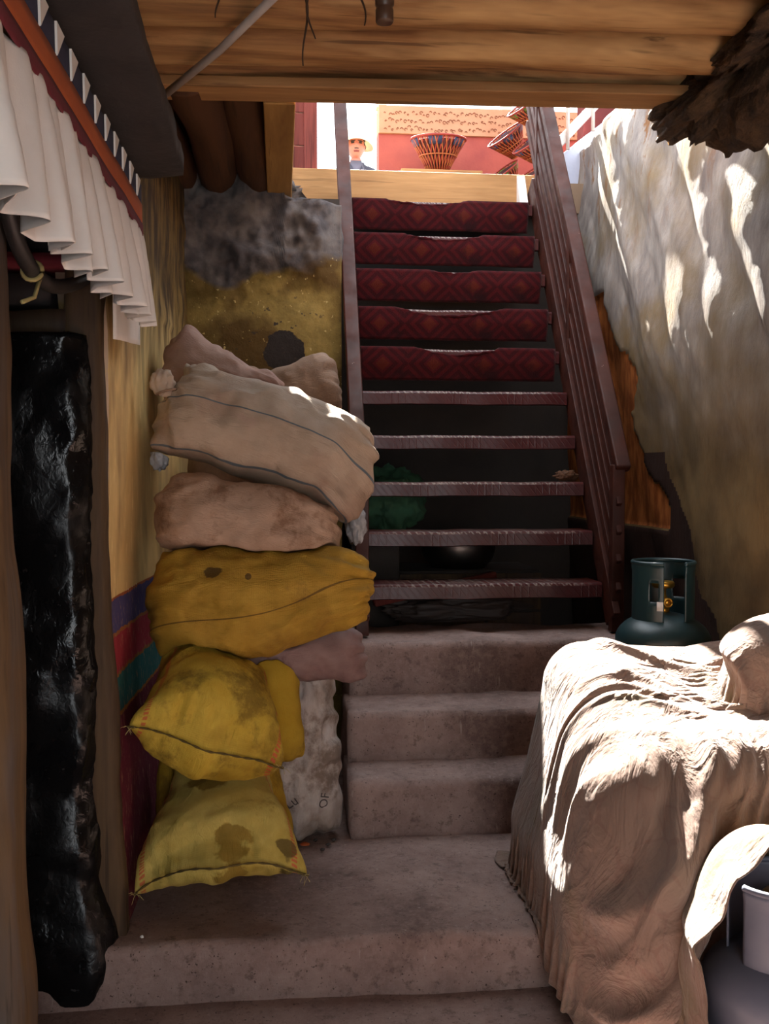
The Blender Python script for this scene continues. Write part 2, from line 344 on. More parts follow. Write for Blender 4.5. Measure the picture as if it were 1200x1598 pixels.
M['redboard'] = wood('red_brown_board', lin(96, 40, 34), lin(122, 56, 46), lin(108, 46, 40), 2)
M['maroonwall'] = simple('maroon_panel', lin(92, 28, 26), lin(108, 36, 32))
M['bluewhite'] = simple('bluish_whitewash', lin(178, 184, 206), lin(196, 200, 216), 6, .85)
M['terrace'] = simple('terrace_clay', lin(128, 104, 84), lin(142, 118, 96), 3)
M['skin'] = simple('skin', lin(150, 92, 72), lin(160, 100, 80), 6, .55, .05)
M['hair'] = simple('black_hair', lin(32, 26, 24), lin(40, 32, 30))
M['lip'] = simple('lip', lin(96, 44, 40), lin(102, 48, 42))
M['jacket'] = simple('dark_grey_jacket', lin(44, 44, 56), lin(54, 54, 66), 8, .9)
M['shirt'] = simple('grey_shirt', lin(82, 80, 92), lin(92, 90, 102), 8, .9)
M['trouser'] = simple('dark_trousers', lin(46, 46, 54), lin(56, 56, 64), 8, .9)
M['strawhat'] = simple('pale_straw_hat', lin(206, 192, 156), lin(214, 202, 170), 30, .9, .4, 120)
M['bred'] = simple('red_basket_cane', lin(120, 30, 22), lin(140, 46, 26), 10, .7)
M['borange'] = simple('orange_basket_cane', lin(146, 78, 34), lin(160, 94, 44), 10, .7)
M['bblue'] = simple('blue_basket_dye', lin(38, 46, 74), lin(46, 54, 82), 10, .7)
M['bgreen'] = simple('green_basket_dye', lin(70, 92, 24), lin(82, 102, 32), 10, .7)
M['bcore'] = simple('dark_basket_inside', lin(62, 20, 17), lin(74, 28, 22), 10, .8)
M['whitetimber'] = simple('white_timber', lin(216, 206, 200), lin(226, 216, 210))

# ================================================================== SETTING
# floor, landing
def floor_fn(x0, x1, y0, y1, z, seed):
    def f(U, V):
        X = x0 + (x1 - x0) * U; Y = y0 + (y1 - y0) * V
        return S3(X, Y, z + .006 * fbm(S3(X, Y, 0 * X), 2.2, 3, seed))
    return f
p, f, uv = grid(60, 100, floor_fn(-1.3, 1.75, -2.3, 2.75, 0, 1)); struct(mk('floor', p, f, M['concrete']))
def landing():
    nx, prof = 90, []
    for t in np.linspace(0, 1, 10): prof.append((2.528 - .012 * (1 - t), -.01 + .13 * t))
    for a in np.linspace(0, math.pi / 2, 6)[1:]: prof.append((2.528 + .03 - .03 * math.cos(a), .12 + .03 * math.sin(a)))
    for t in np.linspace(2.6, 5.5, 50): prof.append((t, .15))
    prof = np.array(prof); X = np.linspace(-1.3, 1.75, nx)
    P = S3(X[:, None], prof[None, :, 0], prof[None, :, 1]); n = fbm(P, 5, 4, 3)
    P[..., 1] += .010 * n * (prof[:, 0] < 2.62); P[..., 2] += .006 * fbm(P, 2.5, 3, 5) * (prof[:, 1] > .1); P[..., 2] -= .012 * np.maximum(0, fbm(P, 11, 2, 9)) * ((prof[:, 0] < 2.6) & (prof[:, 1] > .1))
    m = len(prof); F = [(i * m + j, (i + 1) * m + j, (i + 1) * m + j + 1, i * m + j + 1) for i in range(nx - 1) for j in range(m - 1)]
    return struct(mk('floor_landing', P.reshape(-1, 3), F, M['concrete']))
landing()
# concrete steps (three)
st = thing('concrete_steps', 'three worn reddish concrete steps at the foot of the metal staircase', 'steps', (.9, 3.6, .15))
for (x0, y0, y1, z0, z1, sd_, x1) in ((.225, 3.235, 3.56, .14, .335, 11, 1.13), (.235, 3.46, 3.80, .14, .51, 12, 1.13), (.255, 3.735, 4.16, .14, .71, 13, 1.53)):
    v, fc = roughbox((x0, y0, z0), (x1, y1, z1), .03, .009, 7, sd_, .013)
    v[:, 1] -= .05 * np.clip((z1 - v[:, 2]) / (z1 - z0), 0, 1) * (v[:, 1] < y0 + .05) * (.0 if sd_ > 11 else .6)
    mk('step', v, fc, M['concrete'], st)
# left wall
def wl(U, V):
    Y = 2.645 + 1.735 * U; Z = .0 + 2.78 * V
    q = S3(0 * Y, Y, Z)
    X = -.452 + .055 * (Y - 2.6) / 1.7 + .008 * fbm(q, 3, 4, 21) + .05 * np.clip((1.2 - Z) / 1.2, 0, 1) + .012 * np.maximum(0, fbm(q, 6, 3, 22)) * (Z > 1.9)
    Y2 = Y + (.010 * fbm(S3(0 * Y, 0 * Y, Z), 9, 3, 5)) * (U < .02)
    return S3(X, Y2, Z)
p, f, uv = grid(70, 110, wl); o = struct(mk('wall_left', p, f, M['wall_left'])); sm = o.modifiers.new('s', 'SOLIDIFY'); sm.thickness = .12; sm.offset = -1
# back wall behind the sacks
def wb(U, V):
    X = -.62 + .89 * U; Z = V * (2.78 - .26 * np.clip((X + .03) / .06, 0, 1))
    q = S3(X, 0 * X, Z); msk = fbm(q, 4.5, 4, 31) * .14 + (Z - 2.20) * 2.2 - .9 * np.maximum(0, X + .02)
    Mk.append(np.clip(.5 + msk * 2.5, 0, 1)); mm = Mk[-1]
    Y = 4.36 + .012 * fbm(q, 4, 4, 32) - mm * np.clip((.25 - X) / .08, 0, 1) * np.clip((2.70 - Z) / .05, 0, 1) * (.05 + .05 * np.maximum(0, fbm(q, 7, 4, 33)) + .02 * fbm(q, 22, 2, 34))
    return S3(X, Y, Z)
Mk = []; p, f, uv = grid(110, 240, wb); o = struct(mk('wall_back', p, f, M['wall_back'], vcol=Mk[-1].ravel())); sm = o.modifiers.new('s', 'SOLIDIFY'); sm.thickness = .15; sm.offset = -1
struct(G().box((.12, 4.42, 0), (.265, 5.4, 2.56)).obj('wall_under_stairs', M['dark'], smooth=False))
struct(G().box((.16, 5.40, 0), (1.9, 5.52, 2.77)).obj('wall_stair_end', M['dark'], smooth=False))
# right wall : a bulging, flaking mud wall; upper half leans back into the sunlight
def wr(U, V):
    Y = -2.3 + 7.75 * U ** .55; Z = 3.12 * V
    q = S3(0 * Y, Y, Z)
    a = R(38); yr = Y * math.cos(a) - Z * math.sin(a); zr = Y * math.sin(a) + Z * math.cos(a)   # streak frame, long axis down the light
    str_ = fbm(S3(0 * Y, yr * 4.2, zr * .75), 1.5, 3, 41, .45)
    pat = fbm(q, 1.5, 2, 44)
    X = 1.60 + .045 * np.maximum(0, Z - 1.85) ** 1.3 + .02 * np.maximum(0, 1.85 - Z)
    X = X + .030 * str_ * np.clip((Z - 1.2) / .8, .3, 1) + .030 * pat + .003 * fbm(q, 9, 3, 42)
    flake = fbm(S3(0 * Y, Y * 1.5, Z * .8), 4.2, 3, 46)
    edge = 4.30 + .12 * fbm(S3(0 * Z, 0 * Z, Z), 5, 4, 47) + (Z - 1.5) * .55
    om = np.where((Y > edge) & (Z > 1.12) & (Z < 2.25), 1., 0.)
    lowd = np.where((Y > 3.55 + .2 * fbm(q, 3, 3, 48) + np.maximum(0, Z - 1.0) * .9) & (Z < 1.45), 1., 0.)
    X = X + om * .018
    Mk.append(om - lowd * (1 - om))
    return S3(X, Y, Z)
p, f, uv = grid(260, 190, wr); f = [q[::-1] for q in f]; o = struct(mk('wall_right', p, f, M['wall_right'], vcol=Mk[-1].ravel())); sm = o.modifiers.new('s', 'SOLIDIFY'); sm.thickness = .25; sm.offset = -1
wall_right = o
# crumbling straw-mud clump where the ceiling meets the right wall
def clump():
    bm = bmesh.new(); bmesh.ops.create_icosphere(bm, subdivisions=6, radius=1)
    v = np.array([q.co[:] for q in bm.verts]); f = [[q.index for q in p.verts] for p in bm.faces]; bm.free()
    n = v.copy(); n = np.sign(n) * np.abs(n) ** .7
    c = n * np.array([.22, .62, .19]) + np.array([1.47, 2.72, 2.63])
    c[:, 0] += (-.02) * (c[:, 1] - 2.7)
    d = fbm(v, 3.0, 5, 51, .6)
    return c + v * (d * .085)[:, None], f
v, f = clump(); tag(mk('mud_clump', v, f, M['mud'], wall_right), 'crumbling dark straw and mud at the wall top')
# other walls of the room and a wall with an assumed, unseen door opening behind the viewer
struct(G().box((-1.45, -2.4, 0), (-1.3, 4.6, 2.77)).obj('wall_passage', M['dark'], smooth=False))
struct(G().box((-1.3, 4.4, 0), (-.5, 4.55, 2.77)).obj('wall_passage_end', M['dark'], smooth=False))
fr = G(); fr.box((-1.45, -2.35, 0), (-.25, -2.2, 2.7)); fr.box((1.35, -2.35, 0), (1.85, -2.2, 2.7)); fr.box((-.25, -2.35, 2.15), (1.35, -2.2, 2.7))
struct(fr.obj('wall_front', M['room'], smooth=False))
struct(G().box((-.62, -2.2, 0), (-.52, 1.0, 2.62)).obj('wall_near_left', M['room'], smooth=False))
# ceiling slab (three blocks round the hatch) with its logs and planks
cl = G(); cl.box((-1.45, -2.35, 2.76), (1.85, 3.27, 2.96)); cl.box((-1.45, 3.27, 2.76), (-.06, 5.30, 2.96)); ceil_ = struct(cl.obj('ceiling', M['plank'], smooth=False))
def log(p0, p1, r, seed, mat, squash=1., n=22, m=60, flat=0):
    p0, p1 = np.array(p0), np.array(p1); d = (p1 - p0); L = np.linalg.norm(d); d = d / L
    up = np.array([0, 0, 1.]); side = np.cross(d, up)
    t = np.linspace(0, 1, m)[:, None]; a = np.linspace(0, 2 * math.pi, n, endpoint=False)[None, :]
    ax = np.stack([t[:, 0] * L * 1.3, 0 * t[:, 0], 0 * t[:, 0] + seed], 1)
    wob = .018 * fbm(ax, 1.5, 2, seed)[:, None]; wob2 = .014 * fbm(ax, 1.5, 2, seed + 5)[:, None]
    rr = r * (1 + .10 * fbm(ax, 1.1, 2, seed + 9)[:, None] + .07 * fbm(S3(t * L * 1.6, 2 * np.cos(a), 2 * np.sin(a)), 1.3, 3, seed + 11) + .02 * fbm(S3(t * L * 2, 8 * np.cos(a), 8 * np.sin(a)), 1.3, 2, seed + 12))
    ch, sh = np.cos(a), np.sin(a)
    zz = rr * sh * squash
    if flat: zz = np.maximum(zz, -r * flat)
    P = p0 + t[..., None] * (p1 - p0) + (rr * ch + wob)[..., None] * side + (zz + wob2 * .6)[..., None] * up
    V = P.reshape(-1, 3); F = [(i * n + k, (i + 1) * n + k, (i + 1) * n + (k + 1) % n, i * n + (k + 1) % n) for i in range(m - 1) for k in range(n)]
    F += [tuple(range(n)), tuple((m - 1) * n + k for k in range(n))[::-1]]
    return V, F
LG = [(3.20, 2.652, .078, 61, 0), (2.945, 2.655, .105, 62, 0), (2.70, 2.66, .10, 63, 0), (2.46, 2.66, .10, 64, 0), (2.22, 2.66, .10, 65, 0), (1.97, 2.66, .10, 66, 0)]
for y, z, r, s_, fl in LG:
    v, f = log((-.62, y + .045, z), (1.50, y - .05, z - .004), r, s_, M['log'], 1., flat=fl); o = mk('beam', v, f, M['log'], ceil_)
G().bar((-.62, 3.25, 2.570), (1.30, 3.14, 2.566), .13, .034).obj('beam_board', M['board'], ceil_, False, .005)
for x0, x1, r, s_ in ((-.285, -.245, .088, 71), (-.125, -.09, .072, 72), (-.46, -.42, .085, 73)):
    v, f = log((x0, 3.22, 2.64), (x1, 4.45, 2.63), r, s_, M['log_y'], 1.); mk('rafter', v, f, M['log_y'], ceil_)
G().box((-.05, 3.29, 2.55), (.055, 4.40, 2.95)).obj('hatch_plank', M['board_y'], ceil_, False, .006)
# dark overhead canopy slabs over the side door
v, f = roughbox((-.47, 1.2, 2.134), (-.245, 2.72, 2.19), .03, .008, 9, 81, .012)
v[:, 1] += .012 * np.sin(v[:, 0] * 30); cs = mk('door_canopy_board', v, f, M['soot']); tag(cs, 'soot-black overhead board above the white pleated valance', 'board')
can = cs

# ---------------- doorway at the left
v, f = roughbox((-.54, 2.585, 0), (-.442, 2.655, 2.12), .02, .006, 7, 91, .012)
v[:, 0] += .05 * np.clip((1.2 - v[:, 2]) / 1.2, 0, 1) + .006 * fbm(S3(0 * v[:, 2], 0 * v[:, 2], v[:, 2]), 4, 3, 6)
jb = struct(mk('trim_door_jamb', v, f, M['jamb']))
def tarpanel():
    nz, na = 130, 44; Z = np.linspace(.0, 1.70, nz)[:, None]; a = np.linspace(-.5 * math.pi, 1.0 * math.pi, na)[None, :]
    # rounded slab: cross-section runs from far left along the front, round the right corner
    s = np.linspace(0, 1, na)[None, :]
    X = -.86 + .355 * np.minimum(1, s * 1.35) ; 
    cx = np.clip((s - .62) / .38, 0, 1) * math.pi / 2
    X = np.where(s < .62, -.90 + .37 * s / .62, -.53 + .052 * np.sin(cx)) + .025 * np.clip((1.2 - Z) / 1.2, 0, 1); Y = np.where(s < .62, 2.535, 2.535 + .06 * (1 - np.cos(cx)) + .06 * (s - .62))
    X = X + 0 * Z; Y = Y + 0 * Z
    q = S3(X, Y, Z + 0 * X); d = fbm(q, 6, 4, 95) * .012 + fbm(q, 20, 3, 96) * .004 + .02 * np.sin(Z * 9) * .3
    bulge = .03 * np.exp(-((Z - .12) / .12) ** 2) + .012 * np.exp(-((Z - .40) / .05) ** 2)
    Y = Y - d - bulge; X = X + (d + bulge) * (s > .6)
    X = X + .03 * (Z - .8) * 0
    P = S3(X, Y, Z + 0 * X).reshape(-1, 3); F = [(i * na + j, i * na + j + 1, (i + 1) * na + j + 1, (i + 1) * na + j) for i in range(nz - 1) for j in range(na - 1)]
    o = mk('door_panel', P, F, M['tar']); sm = o.modifiers.new('s', 'SOLIDIFY'); sm.thickness = .04; sm.offset = -1; return o
tag(tarpanel(), 'glossy black tarred door panel standing between two wooden posts', 'door panel')
v, f = roughbox((-.74, 1.94, 0), (-.50, 2.10, 2.3), .025, .010, 4, 93, .035); v[:, 0] -= .022 * v[:, 2]; tag(mk('wooden_post', v, f, M['post']), 'grey-brown weathered wooden post at the left edge of the photo', 'post')
# lintel blocks over the black panel
lt = thing('door_lintel', 'dark stacked lintel timbers above the black door panel', 'lintel', (-.7, 2.66, 1.70))
v, f = roughbox((-.95, 2.58, 1.70), (-.535, 2.78, 1.765), .03, .006, 9, 101, .008); mk('timber', v, f, M['jamb'], lt)
v, f = roughbox((-.95, 2.60, 1.775), (-.575, 2.80, 1.855), .03, .004, 9, 102, .006); mk('timber', v, f, M['soot'], lt)
v, f = roughbox((-.95, 2.56, 1.865), (-.50, 2.80, 1.90), .03, .003, 9, 103, .006); mk('timber', v, f, M['maroon'], lt)
v, f = roughbox((-.95, 2.60, 1.905), (-.50, 2.80, 2.09), .04, .004, 9, 104, .006); mk('timber', v, f, M['soot'], lt)
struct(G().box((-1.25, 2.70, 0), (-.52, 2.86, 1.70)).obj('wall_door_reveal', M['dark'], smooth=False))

# ================================================================== METAL STAIRCASE
RISE, RUN, Z0, Y0 = .2055, .1312, .905, 3.95
SL = RISE / RUN
ms = thing('metal_staircase', 'steep maroon painted metal staircase with open diamond plate treads', 'staircase', (.835, 4.0, .71))
def tread(i):
    z = Z0 + RISE * i; y = Y0 + RUN * i; x0, x1 = .352, 1.314; g = G()
    pr = [(.20, -.004), (.20, 0), (.012, 0), (.004, -.003), (0, -.010), (0, -.058), (.012, -.062), (.03, -.060), (.03, -.056), (.012, -.056), (.005, -.052), (.005, -.014), (.014, -.004)]
    n = 24; v = []; f = []; m = len(pr)
    for k in range(n + 1):
        x = x0 + (x1 - x0) * k / n
        dz = .0008 * math.sin(k * 1.1 + i * 2.1) + .0012 * math.sin(k * .5 + i)
        for (py, pz) in pr: v.append((x, y + py + .0015 * math.sin(k * .9 + i), z + pz + dz))
    for k in range(n):
        for j in range(m): f.append((k * m + j, k * m + (j + 1) % m, (k + 1) * m + (j + 1) % m, (k + 1) * m + j))
    f.append(tuple(range(m))[::-1]); f.append(tuple(n * m + j for j in range(m)))
    g.add(v, f); o = g.obj('tread', M['tread'], ms, False); return o
for i in range(10): tread(i)
def slope(x, h, s0, s1, wx, wy, name, mat, bev=.004, dy=0):
    a = (x, Y0 + s0 + dy, Z0 + SL * s0 + h); b = (x, Y0 + s1 + dy, Z0 + SL * s1 + h)
    return G().bar(a, b, wx, wy, (0, -1, .6)).obj(name, mat, ms, False, bev)
for sx, x in ((-1, .330), (1, 1.336)):
    slope(x, -.02, -.078, 1.27, .03, .115, 'stringer', M['rail'])
    xr = x + sx * .012
    for h in (.13, .245, .36, .475): slope(xr, h, -.10, 1.42, .022, .036, 'rail_bar', M['rail'])
    slope(xr + sx * .014, .62, -.10, 1.50, .062, .045, 'handrail', M['rail'], .008)
    for s_ in (-.075,):
        z0 = .716; z1 = Z0 + SL * s_ + .60
        G().box((xr - .026, Y0 + s_ - .022, z0), (xr + .026, Y0 + s_ + .022, z1)).obj('post', M['rail'], ms, False, .004)
    for s_ in (.60, 1.19): G().box((xr - .016, Y0 + s_ - .016, Z0 + SL * s_ - .03), (xr + .016, Y0 + s_ + .016, Z0 + SL * s_ + .60)).obj('upright', M['rail'], ms, False, .004)
# carpet strips on the five upper treads
ARC = {9: (.18, .66, .026), 8: (.27, .72, .030), 7: (.38, .66, .016), 6: (.20, .76, .042), 5: (.28, .72, .036)}
NTH = {9: 'topmost', 8: 'second', 7: 'third', 6: 'fourth', 5: 'lowest'}
for i in (9, 8, 7, 6, 5):
    a0, a1, dep = ARC[i]
    nu, nv = 70, 18; P = []; 
    for k in range(nu):
        u = k / (nu - 1); x = .372 + .920 * u
        t = (u - a0) / (a1 - a0); arc = dep * (math.sin(math.pi * t) ** .8 if 0 < t < 1 else 0)
        arc += .0015 * math.sin(k * 2.3) + .0015 * math.sin(k * 5.1)
        for j in range(nv):
            s_ = j / (nv - 1) * .26 + (-.105)
            bow = .006 * math.sin(u * 9 + i) + .004 * math.sin(u * 23 + i * 2)
            if s_ < 0:                                   # lies on the tread, cut back where worn
                y = -s_; z = .004
                if arc > .003: y, z = -.012, -arc
                P.append((x, Y0 + RUN * i + y - .006 * 0, Z0 + RISE * i + z + .008))
            else:
                zz = max(s_, arc) if arc > .003 else s_
                P.append((x, Y0 + RUN * i - .014 - bow * (s_ / .155) + .03 * max(0, s_ - .07) / .085, Z0 + RISE * i + .010 - zz))
    F = [(k * nv + j, k * nv + j + 1, (k + 1) * nv + j + 1, (k + 1) * nv + j) for k in range(nu - 1) for j in range(nv - 1)]
    o = mk('stair_carpet', P, F, M['carpet']); sm = o.modifiers.new('s', 'SOLIDIFY'); sm.thickness = .006; sm.offset = -1
    tag(o, {9: 'worn red patterned carpet strip on the topmost metal tread', 8: 'red carpet strip on the second tread from the top', 7: 'red carpet strip on the third tread from the top, two small worn notches', 6: 'red carpet strip on the fourth tread from the top, widest worn arc', 5: 'lowest red carpet strip, just above the first bare tread'}[i], 'carpet', 'carpet strips on the upper stairs')
# sill board at the stair head
sb = thing('stair_head_board', 'tan wooden kerb board across the head of the stairs', 'board', (.7, 5.32, 2.76))
G().box((.06, 5.285, 2.77), (1.37, 5.33, 2.955)).obj('face_board', M['board'], sb, False, .006)
G().add([(1.268, 5.20, 2.77), (1.312, 5.20, 2.77), (1.312, 5.285, 2.95), (1.268, 5.285, 2.95), (1.268, 5.285, 2.77), (1.312, 5.285, 2.77)], [(0, 1, 2, 3), (0, 4, 5, 1), (1, 5, 2), (0, 3, 4), (3, 2, 5, 4)]).obj('white_wedge', M['whitetimber'], sb, False)
# ================================================================== TERRACE UPSTAIRS
struct(G().box((-4, 5.33, 2.77), (5, 14, 2.93)).obj('floor_terrace', M['terrace'], smooth=False))
struct(G().box((1.86, 2.0, 2.8), (5, 5.33, 2.96)).obj('floor_terrace_side', M['terrace'], smooth=False))
pw = struct(G().box((.655, 6.6, 2.93), (2.6, 6.75, 3.60)).obj('wall_terrace', M['redwall'], smooth=False))
tp = G().box((.655, 6.585, 3.592), (2.6, 6.76, 3.775)).obj('tan_panel', M['tanpanel'], pw, False, .004)
tag(tp, 'tan panel with faint painted scrollwork along the wall top')
g = G()
for k in range(64):
    x = .70 + k * .0255; 
    for q in range(3):
        cx, cz, rr = x + random.uniform(-.008, .008), 3.625 + q * .05 + random.uniform(-.012, .012), random.uniform(.005, .011)
        pts = [(cx + rr * math.cos(a), 6.583, cz + rr * math.sin(a)) for a in np.linspace(0, random.uniform(2.5, 5.5), 6)]; g.tube(pts, .0022, 4)
cv = g.obj('painted_scrolls', M['carve'], tp); cv['kind'] = 'stuff'
fo = thing('terrace_window_frame', 'pale timber frame standing on top of the red terrace wall', 'frame', (1.6, 6.68, 3.775))
for x in (.675, 1.52, 2.45): G().box((x - .03, 6.63, 3.775), (x + .035, 6.71, 4.1)).obj('post', M['paleframe'], fo, False, .004)
G().box((.645, 6.63, 4.1), (2.5, 6.71, 4.15)).obj('rail', M['paleframe'], fo, False, .004)
# red-brown slatted screen at the left of the hatch
sc = thing('slatted_screen', 'red-brown board screen with narrow slits beside the stair head', 'screen', (.10, 5.42, 2.93))
for k in range(5): G().box((-.35, 5.42, 2.94 + k * .175), (.175, 5.45, 2.94 + k * .175 + .168)).obj('board', M['redboard'], sc, False, .003)
G().box((.135, 5.39, 2.93), (.205, 5.47, 3.9)).obj('screen_post', M['redboard'], sc, False, .004)
G().box((.065, 5.37, 2.94), (.075, 5.40, 3.8)).obj('edge_strip', M['paleframe'], sc, False)
# right of the hatch: whitewashed ledge, slanted white timber, maroon panel, white rods
struct(G().box((1.70, 5.5, 2.93), (2.6, 5.62, 4.3)).obj('wall_terrace_side', M['maroonwall'], smooth=False))
lg = G().add([(1.47, 5.40, 2.95), (2.2, 5.40, 2.95), (2.2, 5.40, 3.62), (1.47, 5.40, 3.05), (1.47, 5.49, 2.95), (2.2, 5.49, 2.95), (2.2, 5.49, 3.62), (1.47, 5.49, 3.05)], [(0, 1, 2, 3), (7, 6, 5, 4), (3, 2, 6, 7), (0, 3, 7, 4), (1, 5, 6, 2)]).obj('trim_stair_ledge', M['bluewhite'], smooth=False, bevel=.01)
struct(lg)
tag(G().bar((1.44, 5.37, 3.07), (2.0, 5.37, 3.66), .05, .055, (0, 1, 0)).obj('slanted_timber', M['whitetimber'], smooth=False, bevel=.006), 'slanted whitish timber beside the upper stair rail', 'timber')
for k, x in enumerate((1.56, 1.70)): tag(G().tube([(x, 5.328, 3.02 + .75 * (x - 1.44)), (x, 5.328, 4.0)], .010, 8).obj('white_rod', M['whitetimber']), ('thin white upright rod nearer the stair rail' if k == 0 else 'thin white upright rod farther from the stair rail'), 'rod', 'white rods at the stair head')

# baskets
def basket(loc, axis, s, label, band, group='flared cane baskets on the terrace'):
    t = thing('cane_basket', label, 'basket', loc, group); ax = Vector(axis).normalized(); q = Vector((0, 0, 1)).rotation_difference(ax).to_matrix()
    base = np.array(loc)
    def fin(g, name, mat):
        v = (np.array(g.v) * s) @ np.array(q).T + base; o = mk(name, v, g.f, mat, t); return o
    core = G().lathe([(.001, .01), (.055, .01), (.10, .09), (.168, .20), (.165, .205), (.095, .09), (.05, .02), (.001, .02)], n=32, cap=False); fin(core, 'inner_cone', M['bcore'])
    g = G(); g2 = G()
    for k in range(30):
        a = 2 * math.pi * k / 30
        for sg, gg in ((.35, g), (-.35, g2)):
            gg.tube([((.064 + .120 * tt) * math.cos(a + sg * (tt - .5)), (.064 + .120 * tt) * math.sin(a + sg * (tt - .5)), .22 * tt) for tt in np.linspace(0, 1, 6)], .0045, 5)
    o = fin(g, 'canes', M['bred']); o['kind'] = 'stuff'; o = fin(g2, 'cross_canes', M['borange']); o['kind'] = 'stuff'
    for k in range(12):
        if k % 2 < 1:
            g = G(); a0, a1 = 2 * math.pi * k / 12, 2 * math.pi * (k + 1) / 12; r0, r1 = .160, .188
            v = [(r * math.cos(a), r * math.sin(a), z) for r, z in ((r0, .165), (r1, .212)) for a in (a0, a1)]; v += [(p[0] * .96, p[1] * .96, p[2]) for p in v]
            g.add(v, [(0, 1, 3, 2), (4, 6, 7, 5), (0, 2, 6, 4), (1, 5, 7, 3), (0, 4, 5, 1), (2, 3, 7, 6)]); fin(g, 'dyed_patch', band)
    ring = lambda r, z, rr: [(r * math.cos(a), r * math.sin(a), z) for a in np.linspace(0, 2 * math.pi, 33)]
    fin(G().tube(ring(.186, .22, 0), .008, 8), 'rim', M['bred']); fin(G().tube(ring(.064, .0, 0), .008, 8), 'foot_ring', M['borange']); fin(G().tube(ring(.126, .11, 0), .005, 6), 'waist_ring', M['borange'])
    return t
basket((1.0, 6.30, 3.252), (0, -.12, 1), .93, 'flared red cane basket with blue band standing alone before the red wall', M['bblue'])
# bench that carries the single basket
bn = thing('terrace_bench', 'low wooden bench before the red terrace wall', 'bench', (1.05, 6.3, 2.93))
G().box((.75, 6.15, 3.19), (1.26, 6.45, 3.235)).obj('seat', M['board'], bn, False, .004)
for x in (.79, 1.18):
    for y in (6.17, 6.39): G().box((x, y, 2.93), (x + .04, y + .04, 3.19)).obj('leg', M['board'], bn, False)
for (x, y, z, sc_, band, lab) in ((1.545, 5.90, 3.44, .66, M['bgreen'], 'topmost tilted basket of the stack, green band at its rim'), (1.475, 6.12, 3.33, .66, M['bblue'], 'tilted red basket with blue band, second in the stack'), (1.57, 5.86, 3.21, .66, M['bblue'], 'tilted basket close to the stair rail, half hidden by it'), (1.455, 6.14, 3.12, .60, M['bgreen'], 'small dark basket at the left of the stack'), (1.53, 5.84, 3.00, .60, M['bgreen'], 'lowest tilted basket of the stack, bright green band'), (1.63, 6.14, 3.60, .66, M['bred'], 'basket peeping out at the very top of the stack')):
    basket((x, y, z), (-.62, -.25, .75), sc_, lab, band)

for (y0, y1, zt, lab) in ((5.70, 5.975, 2.968, 'low wooden crate under the lowest tilted basket'), (6.0, 6.27, 3.088, 'taller wooden crate under the small dark basket')):
    cb = thing('wooden_crate', lab, 'crate', (1.55, (y0 + y1) / 2, 2.932), 'crates under the basket stack')
    G().box((1.40, y0 + .012, 2.932), (1.76, y1 - .012, zt - .012)).obj('crate_body', M['board'], cb, False, .003)
    for k in range(3): G().box((1.39, y0 + k * (y1 - y0) / 3, zt - .011), (1.77, y0 + (k + .92) * (y1 - y0) / 3, zt)).obj('lid_slat', M['board'], cb, False)
